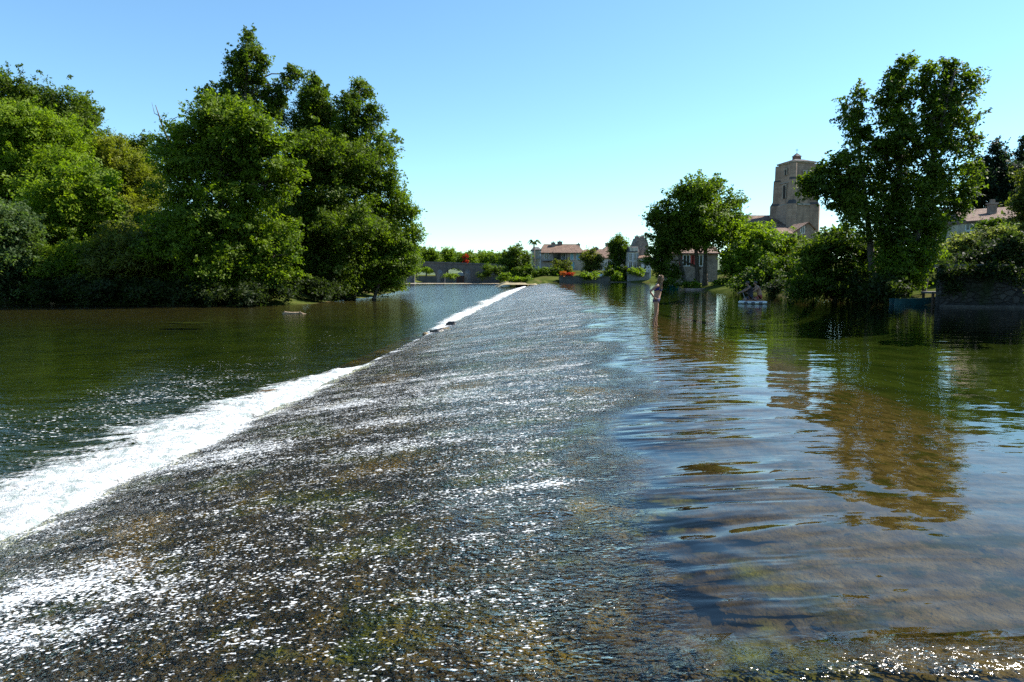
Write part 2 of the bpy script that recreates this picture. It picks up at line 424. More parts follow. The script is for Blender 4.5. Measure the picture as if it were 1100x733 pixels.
# ------------------------------------------------------------------ downstream water
dx = axis((-420,-60,20),(-60,-16,1.5),(-16,6,.3)); dy = axis((-40,0,4),(0,40,.3),(40,90,.8),(90,330,4))
DX, DY = np.meshgrid(dx, dy)
DXc = np.minimum(DX, np.where(DY < Y_END+2, TOE_S + .12 + SLOPE*DY, 6))
me = grid_mesh('downstream_water', DXc, DY, np.full(DX.shape, Z_DOWN) )
tdn = np.exp(-((DXc - (TOE_S+SLOPE*DY))/5.0)**2)
fl = np.exp(-(((DXc+7.6)/2.8)**2 + ((DY-14)/9.0)**2))
fl = np.maximum(fl, .5*np.exp(-(((DXc+7.5)/3.5)**2 + ((DY-28)/10.0)**2)))
attr(me, 'turb', np.maximum(tdn, .15 + .85*smooth(40, 85, DY)*smooth(-30, -17, DXc))); attr(me, 'fleck', fl)
k = N('downstream_water'); p = k.pos(); tb = k.attr('turb'); fl_ = k.attr('fleck')
r1 = k.noise(k.mapping(p, (.6,1,1), (0,0,R(20))), 2.2, 4, .55); r2 = k.noise(k.mapping(p, (.7,1,1)), 9, 3, .55)
h = k.math('ADD', k.math('MULTIPLY', r1, .03), k.math('MULTIPLY', r2, .010))
h = k.math('MULTIPLY', h, k.mapr(tb, 0, 1, .6, 2.2))
nrm = k.bump(h, 1.0)
fre = k.n('Fresnel', {'IOR': 1.33, 'Normal': nrm}).outputs[0]
gls = k.n('BsdfGlossy', {'Roughness': .09, 'Normal': nrm}).outputs[0]
tr = k.n('BsdfTransparent', {'Color': (.64,.67,.44)}).outputs[0]
wat = k.mixs(fre, tr, gls)
fk = k.noise(k.mapping(p, (.45,1,1), (0,0,R(25))), 21, 3, .6); fk2 = k.noise(p, 1.1, 4, .6)
th = k.math('SUBTRACT', .78, k.math('MULTIPLY', fl_, .165)); th = k.math('SUBTRACT', th, k.math('MULTIPLY', k.math('SUBTRACT', fk2, .5), .35))
fm = k.n('MapRange', {0: k.math('SUBTRACT', fk, th), 1: 0.0, 2: .06, 3: 0.0, 4: .9}).outputs[0]
dw_mat = k.done(k.mixs(fm, wat, k.n('BsdfDiffuse', {'Color': (.82,.84,.85)}).outputs[0]))
tag(link_mesh('downstream_water', me, dw_mat), kind='structure')

# ------------------------------------------------------------------ foam at the foot of the weir
fy = axis((2.0,40,.08),(40,Y_END,.6)); fu = np.linspace(0, 1, 40)
FU, FY = np.meshgrid(fu, fy)
wid = np.interp(FY, [2, 5, 7.3, 10, 13.8, 17, 19.2, 20.2, 29, 31, 36, 50, 76, 120, 160], [2.4, 2.6, 3.0, 3.3, 2.7, 1.4, .5, .12, .1, .6, 1.2, 2.1, 3.2, 3.0, 1.2])
FX = TOE_S + .10 + SLOPE*FY + .55*(fbm(FY*.9, FY*0+2, 4)-.5) + .22*(fbm(FY*4.5, FY*0+5, 3)-.5) - FU*(wid + .2)
pres = np.interp(FY, [2, 18.5, 20.3, 28.5, 31], [1, 1, 0, 0, 1])*(1 - .35*smooth(32, 60, FY)*smooth(.35, .6, fbm(FX*.4, FY*.12)))
lump = .6*(.20*fbm(FX*1.7, FY*1.7) + .13*fbm(FX*5, FY*5) + .07*vnoise(FX*11, FY*11))
prof = np.interp(FU, [0, .12, .3, .6, 1], [.05, .75, 1, .45, .02])
FZ = Z_DOWN - .02 + prof*(lump + .05)*np.clip(wid/1.2, .3, 1) + np.interp(FU, [0, .04, .12, .25], [.02, .13, .06, 0])
me = grid_mesh('foam', FX, FY, FZ)
attr(me, 'cov', np.clip(1.12*(1 - FU)**1.45, 0, 1.0)*pres*(.62 + .38*smooth(0, .10, FU)))
k = N('foam'); p = k.pos(); cov = k.attr('cov')
f1 = k.noise(k.mapping(p, (.5,1.3,1), (0,0,R(28))), 1.9, 7, .7, .9)
f2 = k.noise(p, 18, 3, .6)
m = k.math('ADD', k.math('MULTIPLY', f1, .9), k.math('MULTIPLY', f2, .45))
m = k.math('SUBTRACT', m, .175)
m = k.math('ADD', m, k.math('MULTIPLY', k.math('SUBTRACT', cov, .42), .60))
m = k.n('MapRange', {0: m, 1: .47, 2: .62, 3: 0.0, 4: 1.0}).outputs[0]
col = k.mixc(k.mapr(k.noise(p, 5, 6, .75), .35, .6), (.30,.36,.35), (.72,.73,.74))
d = k.n('BsdfDiffuse', {'Color': col, 'Normal': k.bump(k.noise(p, 9, 6, .75), .12)}).outputs[0]
fmat = k.done(k.mixs(m, k.n('BsdfTransparent').outputs[0], d))
tag(link_mesh('foam', me, fmat), kind='stuff')

# ------------------------------------------------------------------ trees
rng = np.random.RandomState(11)
LEAF = {
 'green':  ((.045,.090,.006), (.155,.215,.014)),
 'deep':   ((.032,.064,.006), (.112,.158,.013)),
 'bright': ((.080,.140,.008), (.200,.270,.016)),
 'yellow': ((.100,.130,.010), (.220,.230,.022)),
 'blue':   ((.035,.070,.020), (.110,.160,.055)),
 'olive':  ((.050,.070,.010), (.140,.155,.022)),
 'conifer':((.008,.018,.010), (.022,.042,.022)),
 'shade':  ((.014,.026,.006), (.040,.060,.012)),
 'bramble':((.080,.110,.025), (.250,.255,.100)),
 'red':    ((.22,.012,.008), (.40,.04,.02)),
 'orange': ((.30,.07,.015), (.50,.15,.03)),
}
def leaf_quads(c, r, n_cl, n_leaf, ls, cr, droop=.15, shell=.5):
    """leaf sprays in the outer part of an ellipsoid: (n,4,3)"""
    d = rng.normal(size=(n_cl, 3)); d /= np.linalg.norm(d, axis=1)[:, None]
    rad = shell + (1.04-shell)*rng.rand(n_cl)**.7
    rad *= .82 + .36*rng.rand(n_cl)
    cc = c + d*rad[:, None]*r
    size = cr*(.55 + .9*rng.rand(n_cl))
    k_ = np.maximum(4, (n_leaf*(size/cr)**2*(.6+.8*rng.rand(n_cl))).astype(int))
    idx = np.repeat(np.arange(n_cl), k_)
    n = len(idx)
    sh = d*1.0 + rng.normal(size=(n_cl, 3))*.45 + np.array([0, 0, .35 - droop*.9]); sh /= np.linalg.norm(sh, axis=1)[:, None]
    run = rng.rand(n)*1.9 - .75
    thin = (1.1 - .35*np.clip(run, 0, 2))
    off = rng.normal(size=(n, 3))*np.array([.40, .40, .26])*(size[idx]*thin)[:, None] + sh[idx]*(run*size[idx])[:, None]
    ctr = cc[idx] + off
    ctr[:, 2] -= droop*np.hypot(off[:, 0], off[:, 1])*.8
    spn = d*.5 + rng.normal(size=(n_cl, 3))*.45 + np.array([0, 0, .7])
    nr = rng.normal(size=(n, 3))*.55 + spn[idx]
    nr /= np.linalg.norm(nr, axis=1)[:, None]
    a = np.cross(nr, rng.normal(size=(n, 3))); a /= (np.linalg.norm(a, axis=1)[:, None] + 1e-9)
    b = np.cross(nr, a)
    L = (ls*(.6+.8*rng.rand(n)))[:, None]
    return np.stack([ctr - a*L*.55, ctr + b*L*.3 - a*L*.05, ctr + a*L*.55 - nr*L*.12, ctr - b*L*.3 - a*L*.05], 1), cc

UPRIGHT = ('poplar_tree', 'spruce_tree', 'cedar_tree', 'dark_tree')
def tree(name, label, cat, base, D, lobes, kind='green', ls=.28, dens=1.0, cr=.75, trunk_r=.3, lean=None, group=None, shell=.45,
         stems=1, trunk=True, droop=.2, form='tier', base_z=None, twigs=6, depth=1.0):
    """lobes: (px, py, rx, ry[, dD]) in photograph pixels at depth D; they become real ellipsoids of foliage"""
    sc_ = D/FPX
    bx = (base-550)*sc_
    bz = gz(bx, D) if base_z is None else base_z
    t = empty(name, (bx, D, bz), 0, label, cat, group)
    if name in UPRIGHT: form = 'upright'
    org = np.array([bx, D, bz]); Q = []; tb = MB(); ls = ls*.95; cr = cr*.95
    tops = []
    for L in lobes:
        dD = L[4] if len(L) > 4 else rng.uniform(-.25, .25)*(L[2]+L[3])*sc_
        c = np.array(P(L[0], L[1], D+dD)) - org
        r = np.array([L[2]*sc_, (L[2]*.6+L[3]*.4)*sc_*depth, L[3]*sc_])
        area = 4*math.pi*((r[0]*r[1])**1.6/3 + (r[0]*r[2])**1.6/3 + (r[1]*r[2])**1.6/3)**(1/1.6)
        n_cl = max(5, int(area*dens/(cr*cr*1.15)))
        n_leaf = 1.75*cr*cr/(ls*ls*.33)
        # boughs: each mass of foliage is broken into uneven smaller ones
        nb = int(np.clip(area/(cr*cr*16), 3, 16)); qs = []; ccs = []
        for b_ in range(nb):
            d = rng.normal(size=3); d /= np.linalg.norm(d)
            if d[2] < -.3: d[2] *= .5
            f = .20 + .38*rng.rand()
            bc = c + d*r*(1.04 - f*rng.uniform(.45, 1.2))
            an = (np.array([rng.uniform(.9, 1.5), rng.uniform(.9, 1.5), rng.uniform(.36, .66)]) if form == 'tier' else
                  np.array([rng.uniform(.5, .8), rng.uniform(.5, .8), rng.uniform(1.1, 1.7)]))
            br = np.mean(r)*f*an
            q1, c1 = leaf_quads(bc, br, max(3, int(n_cl*f*f*1.5*16/ (nb+3) *.55)), n_leaf, ls, cr, droop, .35); qs.append(q1); ccs.append(c1)
        q1, c1 = leaf_quads(c, r*.85, max(3, int(n_cl*.16)), n_leaf, ls, cr, droop, .2); qs.append(q1); ccs.append(c1)
        for b_ in range(int(np.clip(area/(cr*cr*8), 4, 13))):     # leafy branches reaching out past the mass of the crown
            d = rng.normal(size=3)
            d[2] = (abs(d[2])*1.0 + .15) if form == 'tier' else abs(d[2])*1.6 + .9
            d /= np.linalg.norm(d); reach = min(rng.uniform(1.02, 1.36), 1.02 + .8*cr/np.mean(r)); bend = rng.normal(size=3)*.12 + np.array([0, 0, .14 - droop*.5])
            ns = int(np.clip(math.ceil((reach-.72)*np.mean(r)/(cr*.75)), 3, 9))
            for sk in range(ns):
                st = 3*sk/(ns-1); f = .72 + (reach-.72)*st/3
                pc = c + (d + bend*(f-.7)*1.6)*r*f
                q1, c1 = leaf_quads(pc, np.array([.34, .34, .30])*cr*(1.2 - .22*st), 2, n_leaf*(.62 - .1*st), ls, cr*(.72 - .12*st), droop*.6, .1); qs.append(q1)
        q = np.concatenate(qs); cc = np.concatenate([x[:2] for x in ccs])
        keep = q[:, 0, 2] + bz > -1.02 if D > 0 else slice(None)
        Q.append(q[keep]); tops.append((c, r, cc))
    o = link_mesh('crown', quads_mesh('crown', np.concatenate(Q)), leaf_mat('leaf_'+kind, *LEAF[kind]), t)
    if trunk:
        zmax = max(c[2]-r[2]*.1 for c, r, _ in tops)
        xt = max(tops, key=lambda t_: t_[0][2])[0][0] if lean is None else lean
        for sidx in range(stems):
            ox = (sidx - (stems-1)/2)*trunk_r*2.2
            fan = (sidx - (stems-1)/2)*zmax*.12
            pts = []; rr = []
            for i in range(8):
                f = i/7
                wv = .35*math.sin(f*5+sidx*2)*trunk_r
                pts.append((ox + (xt+fan)*f**1.2 + wv, .2*trunk_r*math.sin(4*f+sidx), -.5 + f*(zmax+.5)))
                rr.append(trunk_r*(1.15 - f*.95)*(1.35 if i == 0 else 1)/stems**.4)
            tb.tube(pts, rr, 8)
        for c, r, cc in tops:
            z0 = max(.15*zmax, min(c[2]-r[2]*.9, .85*zmax)); f = min(1, (z0+.5)/(zmax+.5))
            a = Vector((xt*f**1.2, 0, z0)); b = Vector(c)
            mid = a.lerp(b, .5) + Vector((0, 0, .12*(b-a).length))
            r0 = trunk_r*.42*(1-f*.55)
            tb.tube([a, mid, b], [r0, r0*.7, r0*.4], 6)
            for q in cc[:twigs]:
                e = Vector(q); m = b.lerp(e, .5) + Vector((0, 0, .08*(e-b).length))
                tb.tube([b, m, e], [r0*.4, r0*.28, .015], 4, False)
        tb.build('trunk', bark_mat(), t, True)
    return t

G1 = 'trees on the left bank'
tree('tall_tree', 'tall dark green tree highest at the far left edge of the picture', 'tree', 40, 92, [(14,120,36,36),(42,132,28,30),(70,124,30,30),(95,148,24,28),(112,175,18,30),(60,175,50,42),(20,180,42,44),(95,215,34,36),(40,235,60,46)], 'deep', .3, .8, .9, .45, group=G1)
tree('leafy_tree', 'yellow-green feathery tree below the tall dark one at far left', 'tree', 35, 80, [(30,140,38,28),(65,150,30,24),(20,185,36,36),(60,195,40,40),(0,160,26,36)], 'bright', .26, .75, .8, .35, group=G1)
tree('leafy_tree', 'fresh bright green broadleaf tree lit in the middle of the left bank', 'tree', 82, 70, [(85,200,28,22),(62,222,30,26),(105,222,22,22),(85,245,34,28),(55,262,34,30)], 'bright', .3, .85, .75, .28, group=G1)
tree('locust_tree', 'thin yellowish tree with bare stems showing beneath its crown', 'tree', 132, 84, [(118,165,22,20),(140,180,28,20),(152,205,18,28),(122,198,24,22),(105,190,18,24),(140,235,34,30)], 'yellow', .24, .6, .7, .25, group=G1)
tree('slender_tree', 'small dark treetop peeping over between the thin yellowish tree and the dead branches', 'tree', 152, 100, [(152,158,13,12),(148,178,18,18),(155,205,24,28)], 'deep', .28, .8, .7, .25, group=G1)
tree('willow_tree', 'grey-green willow hanging over the water at the left picture edge', 'tree', 8, 64.5, [(6,245,32,32),(25,275,28,26),(8,295,34,22),(-18,260,40,50),(30,305,22,12)], 'blue', .28, .9, .7, .3, droop=.6, group=G1)
tree('bush', 'dark shrub at the waterline beneath the bright green broadleaf tree', 'bush', 95, 65, [(80,285,32,28),(110,290,30,28),(65,305,26,14),(100,310,36,10)], 'green', .24, .9, .6, .15, group='bushes on the left bank')
tree('bush', 'olive green bush at the waterline left of the big leaning-out tree', 'bush', 150, 64, [(135,262,30,30),(160,275,32,32),(145,300,38,20),(180,300,26,22),(125,285,26,28)], 'olive', .24, .9, .6, .15, group='bushes on the left bank')
tree('poplar_tree', 'tall thin-topped tree rising highest above the left bank', 'tree', 258, 76, [(268,52,12,14),(262,72,17,15),(283,72,10,10),(258,96,19,16),(226,103,14,7),(240,98,9,9),(276,98,14,14),(252,130,28,26),(290,120,18,16),(305,92,11,9),(318,80,13,7),(296,104,12,10),(250,170,36,32)], 'deep', .26, .55, .55, .4, group=G1, twigs=10)
tree('poplar_tree', 'feathery tall tree second from the right of the left bank skyline', 'tree', 345, 80, [(338,96,11,12),(346,112,20,16),(328,108,10,10),(352,138,24,22),(326,132,18,20),(345,170,34,28)], 'deep', .26, .55, .55, .35, group=G1, twigs=10)
tree('poplar_tree', 'tall tree with a forked ragged top at the right of the left bank skyline', 'tree', 378, 79, [(388,98,13,9),(379,116,13,14),(400,124,12,10),(392,140,16,12),(372,142,16,16),(380,175,30,26)], 'deep', .26, .55, .55, .35, group=G1, twigs=10)
tree('broad_tree', 'big bright-edged broadleaf tree leaning out over the water on the left bank', 'tree', 235, 62.5,
     [(240,130,40,24),(205,158,34,28),(268,150,34,28),(300,162,26,17),(312,182,20,9),(240,175,44,34),(190,195,28,34),(285,200,32,30),(222,228,48,38),(265,248,38,34),(300,250,26,16),(195,262,36,34),(295,275,26,18),(250,285,46,26),(300,300,26,12),(215,302,44,18),(270,312,34,9)], 'green', .27, .60, .72, .42, group=G1, twigs=8)
tree('broad_tree', 'dense dark broadleaf tree right of the big leaning one on the left bank', 'tree', 352, 72,
     [(345,165,34,24),(375,178,32,26),(325,190,28,28),(350,210,40,34),(330,245,36,34),(372,240,34,34),(345,280,40,28),(320,290,26,24)], 'deep', .27, .66, .75, .42, group=G1)
tree('leaning_tree', 'open leaning tree with visible bare limbs at the end of the left bank', 'tree', 372, 76,
     [(415,152,14,9),(412,170,20,14),(420,192,15,10),(400,198,22,20),(412,222,24,20),(436,232,15,12),(440,252,12,14),(428,212,12,9),(395,245,28,22)], 'green', .26, .52, .62, .3, lean=4.5, group=G1, twigs=10)
tree('bush', 'leafy bush hanging to the water at the right tip of the left bank', 'bush', 400, 75, [(425,262,22,22),(400,280,28,24),(425,288,22,18),(382,295,28,20),(410,304,26,10),(436,280,10,22)], 'green', .25, .9, .62, .2, group='bushes on the left bank')
tree('bush', 'dark low bush on the shaded waterline below the dense dark tree', 'bush', 345, 72, [(330,300,30,14),(360,305,26,12),(300,308,22,9)], 'deep', .25, .9, .6, .15, group='bushes on the left bank')
tree('bush', 'shadowy undergrowth bush behind the waterline shrubs of the left bank', 'bush', 110, 76, [(60,280,40,34),(120,270,44,40),(180,270,40,44),(10,290,40,30),(230,280,40,36)], 'deep', .3, 1.0, .8, .2, group='bushes on the left bank')
tree('bush', 'dark undergrowth filling the gap behind the two tallest left bank trees', 'bush', 320, 86, [(290,250,44,50),(340,250,44,50),(385,260,40,44),(410,285,28,26)], 'deep', .32, 1.0, .9, .25, group='bushes on the left bank')
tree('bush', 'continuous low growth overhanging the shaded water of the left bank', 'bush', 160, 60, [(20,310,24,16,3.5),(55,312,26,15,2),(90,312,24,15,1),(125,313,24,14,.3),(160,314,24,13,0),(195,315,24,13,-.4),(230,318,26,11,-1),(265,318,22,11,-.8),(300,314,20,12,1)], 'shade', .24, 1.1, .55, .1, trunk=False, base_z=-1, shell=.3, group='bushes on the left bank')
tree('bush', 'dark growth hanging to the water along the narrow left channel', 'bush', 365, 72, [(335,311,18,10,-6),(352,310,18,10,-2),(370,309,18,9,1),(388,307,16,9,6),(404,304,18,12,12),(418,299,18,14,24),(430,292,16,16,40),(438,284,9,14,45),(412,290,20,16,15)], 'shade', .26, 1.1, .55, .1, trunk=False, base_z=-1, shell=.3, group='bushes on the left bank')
# bare branches of a dead tree
b0 = P(208, 320, 66); t = empty('dead_tree', (b0.x, 66, gz(b0.x, 66)), 0, 'dead tree with bare forked branches above the left bank foliage', 'tree')
m = MB(); L = lambda px, py: P(px, py, 66) - Vector(t.location)
m.tube([(0,0,-.4), L(214,250), L(208,205), L(190,170), L(176,140), L(167,113)], [.32,.26,.2,.15,.1,.03], 7)
m.tube([L(190,170), L(180,160), L(172,152), L(160,140)], [.1,.07,.05,.015], 5); m.tube([L(176,140), L(186,128), L(194,124)], [.06,.04,.015], 5)
m.tube([L(208,205), L(204,180), L(212,150), L(220,132)], [.12,.09,.05,.015], 5); m.tube([L(212,150), L(200,140), L(198,128)], [.05,.03,.012], 5)
m.tube([L(172,125), L(166,122), L(163,110)], [.05,.03,.01], 5)
m.build('trunk', bark_mat(), t, True)

# right bank
G2 = 'trees on the right bank'
tree('alder_tree', 'large round green tree with forked dark trunks on the far right bank', 'tree', 752, 82, [(755,208,26,18),(738,220,24,20),(774,222,24,20),(752,238,36,24),(728,246,22,20),(784,245,18,18),(765,256,30,16),(735,258,28,15),(712,280,8,10)], 'green', .3, .6, .75, .4, group=G2, stems=2, twigs=10)
tree('alder_tree', 'thin leaning tree with a ragged crown left of the large round tree', 'tree', 738, 81, [(712,222,10,8),(705,236,11,9),(718,240,12,12),(708,256,14,12),(722,262,16,16),(706,278,12,14),(716,292,18,10)], 'deep', .28, .75, .6, .25, group=G2, lean=-2.5, twigs=8)
tree('bush', 'sunlit yellow-green bush on the bank below the church', 'bush', 812, 78, [(815,258,22,14),(798,272,22,18),(830,268,24,18),(812,285,32,18),(845,282,18,16),(790,292,18,12)], 'bright', .28, .9, .7, .2, group='bushes on the right bank')
tree('bush', 'straw-coloured sunlit bush under the church gable house', 'bush', 858, 76, [(858,266,16,10),(872,276,16,12),(852,280,16,12)], 'yellow', .26, .8, .6, .15, group='bushes on the right bank')
tree('bush', 'dark bush at the waterline behind the people on the raft', 'bush', 835, 62, [(815,302,22,13),(838,296,26,20),(858,302,18,18),(800,307,14,8)], 'deep', .26, 1.0, .6, .15, group='bushes on the right bank')
tree('bush', 'rounded dark shrub left of the tall poplars, above the water', 'bush', 895, 44, [(884,272,22,20),(905,262,22,20),(878,298,22,22),(905,300,30,22),(935,296,24,26),(862,310,14,12),(940,275,20,24)], 'deep', .2, 1.0, .5, .18, group='bushes on the right bank')
tree('poplar_tree', 'leftmost tall poplar with an arching bright side branch beside the church tower', 'tree', 938, 41.5, [(921,112,11,15),(916,136,16,16),(924,160,20,18),(908,182,22,16),(928,200,22,20),(900,210,18,14),(915,232,24,20),(878,190,11,7),(866,198,9,6),(890,184,10,8),(885,206,10,8),(872,208,8,5)], 'deep', .19, .46, .42, .22, group=G2, twigs=9)
tree('poplar_tree', 'middle poplar with the pointed crown in the tall right bank clump', 'tree', 962, 41, [(971,76,12,13),(964,98,19,16),(952,120,16,16),(978,112,14,16),(962,142,20,20),(948,170,20,20),(968,185,18,20),(955,215,24,24),(950,250,26,22),(975,150,11,14)], 'deep', .19, .46, .42, .26, group=G2, twigs=9)
tree('poplar_tree', 'widest poplar with a broad ragged crown at the right of the tall clump', 'tree', 968, 40, [(1000,80,10,10),(1025,76,14,10),(1008,98,20,16),(1035,96,18,16),(1022,118,24,18),(1002,128,16,18),(1040,132,16,14),(1012,150,20,18),(1038,158,16,10),(990,172,18,20),(1010,192,20,18),(1040,188,13,12),(988,215,24,22),(1018,225,20,18),(1036,212,14,14),(978,248,24,22)], 'deep', .19, .46, .42, .26, group=G2, lean=2.4, twigs=9)
tree('bush', 'leafy shrub with lit edges at the foot of the poplar clump', 'bush', 990, 40, [(1005,250,18,14),(985,275,20,18),(960,290,20,24),(1000,268,14,12),(975,305,16,12)], 'green', .18, .75, .4, .12, group='bushes on the right bank')
tree('cedar_tree', 'dark conifer with upswept fronds behind the right bank house', 'conifer', 1066, 84, [(1070,168,10,12),(1060,185,16,14),(1078,190,16,12),(1066,205,22,16),(1088,205,14,14),(1055,215,20,16),(1080,225,22,14)], 'conifer', .3, 1.1, .6, .3, droop=-.5, group=G2)
tree('spruce_tree', 'dark pointed spruce at the top right edge of the picture', 'conifer', 1098, 92, [(1098,156,4,7),(1098,170,9,8),(1098,185,14,10),(1100,202,18,12),(1102,220,22,14)], 'conifer', .28, 1.2, .5, .25, droop=.5, group=G2)
tree('leafy_tree', 'green tree cut by the right picture edge beside the house', 'tree', 1112, 48, [(1108,190,14,14),(1104,212,12,14),(1114,225,20,20),(1106,245,12,14),(1112,270,16,20)], 'olive', .22, .8, .5, .25, group=G2)
tree('bramble', 'pale sunlit bramble thicket spilling down the slope below the house', 'bramble', 1030, 46, [(1066,254,20,9),(1045,262,22,10),(1022,272,22,11),(1000,284,20,11),(985,296,14,10),(1005,276,16,9)], 'bramble', .16, 1.0, .4, trunk=False, base_z=1.0)
tree('bush', 'dark ivy mound against the grey wall of the house', 'bush', 1075, 53, [(1072,248,14,12),(1090,252,16,13),(1060,246,9,7)], 'deep', .2, 1.0, .45, trunk=False, group='bushes on the right bank')

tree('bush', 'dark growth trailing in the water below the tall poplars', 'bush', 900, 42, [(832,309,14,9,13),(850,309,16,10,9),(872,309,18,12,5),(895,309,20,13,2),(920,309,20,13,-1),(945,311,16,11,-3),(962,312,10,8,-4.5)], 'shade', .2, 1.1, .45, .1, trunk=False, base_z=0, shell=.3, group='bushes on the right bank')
tree('bush', 'low weeds and nettles round the trunks of the large round tree', 'bush', 755, 78, [(718,305,12,3),(745,307,14,2),(772,306,12,3),(792,304,14,5)], 'green', .24, 1.0, .45, .1, trunk=False, base_z=0, group='bushes on the right bank')
# far bank
tree('dome_tree', 'dark domed tree standing alone beside the far end of the weir', 'tree', 554, 182, [(553,271,9,7),(547,278,9,8),(561,278,9,8),(554,285,14,8),(545,288,8,6),(563,289,8,6)], 'deep', .42, 1.0, 1.0, .4)
tree('conical_tree', 'small conical green tree in front of the far houses', 'tree', 635, 176, [(635,272,5,5),(632,279,8,6),(639,281,8,6),(635,286,11,6)], 'olive', .4, 1.1, .9, .25)
tree('dark_tree', 'tall dark upright tree between the far houses', 'tree', 665, 176, [(664,259,6,5),(662,267,8,7),(669,266,6,7),(664,276,10,8),(662,285,9,6),(671,278,5,8)], 'deep', .4, 1.1, .9, .3)
tree('bush', 'rounded bush in front of the long far house', 'bush', 604, 180, [(600,286,6,5),(608,285,7,5),(604,290,10,4)], 'olive', .36, 1.0, .8, trunk=False, group='bushes on the far bank')
tree('bush', 'low bright green bush growing out of the far quay', 'bush', 633, 169.5, [(629,296,5,3),(637,296,5,3),(633,298,8,2.5)], 'bright', .36, 1.0, .6, trunk=False, group='bushes on the far bank')
tree('bush', 'yellow-green bush hanging to the water by the far river wall', 'bush', 664, 168.5, [(664,297,4,4),(667,301,4,2.5),(661,300,3,3)], 'bright', .36, 1.0, .6, trunk=False, group='bushes on the far bank')
tree('bush', 'dark shrub clump on the far quay under the tall dark tree', 'bush', 660, 171, [(656,292,7,5),(668,291,6,5),(654,298,6,4),(671,298,5,4)], 'deep', .36, 1.1, .7, trunk=False, group='bushes on the far bank')
tree('bush', 'light green shrub above the far pale river wall', 'bush', 683, 168.5, [(680,292,6,3),(688,293,6,3)], 'bright', .36, 1.0, .6, trunk=False, group='bushes on the far bank')
tree('bush', 'low green plants on the gravel spit by the far end of the weir', 'bush', 548, 166, [(545,297,6,3.5),(541,299,5,2.5),(555,300.5,8,1.6),(565,300.5,8,1.4)], 'bright', .34, 1.0, .55, trunk=False, group='bushes on the far bank')
tree('bush', 'dark ivy at the right end of the bridge', 'bush', 530, 232, [(528,290,8,5),(538,292,8,5),(520,296,8,3)], 'deep', .45, 1.1, 1.0, trunk=False, group='bushes on the far bank')
tree('bush', 'bright green waterside plants under the right bridge arch', 'bush', 487, 236, [(481,297,5,1.8),(488,297,5,2)], 'bright', .4, 1.0, .7, trunk=False, base_z=-1, group='bushes on the far bank')
for i, (px, py, rx, ry, D, kd, lb) in enumerate([(458,274,14,7,330,'green','rounded tree behind the left arch of the bridge'), (481,273,9,6,335,'bright','light green tree behind the middle of the bridge'),
        (500,276,11,5,320,'green','low tree behind the red flowers of the bridge'), (522,276,14,6,340,'bright','light green tree behind the right end of the bridge'),
        (536,278,10,5,325,'green','green tree between bridge and dark domed tree'), (448,272,8,5,350,'deep','dark tree right beside the left bank foliage behind the bridge'),(470,279,14,5,345,'green','low green tree just above the bridge parapet')]):
    tree('leafy_tree', lb, 'tree', px, D, [(px,py,rx,ry),(px-rx*.4,py+ry*.6,rx*.8,ry),(px+rx*.45,py+ry*.5,rx*.75,ry*.9),(px,py+ry*1.6,rx,ry*1.2)], kd, .7, .9, 1.5, .4, group='trees behind the bridge')

# a long clipped hedge on the far bank
a, b = P(549, 300, 178), P(602, 300, 178)
hd = empty('hedge', (a.x, 178, gz(a.x, 178)), 0, 'long clipped dark green hedge behind the far end of the weir', 'hedge')
Q = []
for i in range(26):
    f = (i+.5)/26
    z = P(0, 290 + .4*math.sin(i), 178).z - hd.location.z
    q, _ = leaf_quads(np.array([(b.x-a.x)*f, 0, z*.52]), np.array([.6, .9, z*.55]), 34, 34, .32, .5, 0, .6); Q.append(q)
link_mesh('foliage', quads_mesh('foliage', np.concatenate(Q)), leaf_mat('leaf_green', *LEAF['green']), hd)

# ------------------------------------------------------------------ hills
hx = np.linspace(-1500, 900, 120); hy = np.linspace(1100, 2600, 30); HX, HY = np.meshgrid(hx, hy)
rise = smooth(1100, 1700, HY)
HZ = 2 + rise*(30 + 36*fbm(HX*.0022+.7, HY*.002, 4) + 5*fbm(HX*.03, HY*.03))*np.interp(HX, [-1500, -500, -60, 200, 900], [1.25, 1.15, 1.0, .8, .6])
me = grid_mesh('hills', HX, HY, HZ)
k = N('hills'); p = k.pos(); c = k.mixc(k.mapr(k.noise(p, .03, 6, .7), .35, .65), (.03,.05,.02), (.08,.11,.035))
tag(link_mesh('hills', me, k.done(k.n('BsdfPrincipled', {'Base Color': c, 'Roughness': 1.0}).outputs[0])), kind='structure')

# ------------------------------------------------------------------ buildings
M_cream = lambda: plain('cream_render', (.52,.45,.36), .9, .18, .8, .01)
M_blueish = lambda: plain('pale_render', (.54,.52,.50), .9, .14, .8, .01)
M_pink = lambda: plain('pinkish_render', (.46,.37,.31), .9, .18, .8, .01)
M_rub = lambda: plain('brown_rubble', (.22,.17,.135), .95, .35, 1.4, .04)
M_tile = lambda: tile_mat('clay_tiles', (.115,.062,.04), (.20,.12,.08))
M_slate = lambda: tile_mat('slate_roof', (.055,.05,.055), (.11,.10,.10))
M_glass = lambda: plain('window_glass', (.02,.025,.03), .08, .2, 1, 0, 0, .6)
M_white = lambda: plain('white_paint', (.72,.72,.70), .5, .06, 2)
M_blue = lambda: plain('blue_shutter', (.20,.42,.50), .6, .1, 2)
M_teal = lambda: plain('teal_paint', (.004,.045,.055), .45, .2, 2)
M_wood = lambda: plain('dark_wood', (.06,.04,.028), .8, .3, 4)
M_grey = lambda: plain('grey_metal', (.2,.2,.2), .5, .1, 2, 0, .6)

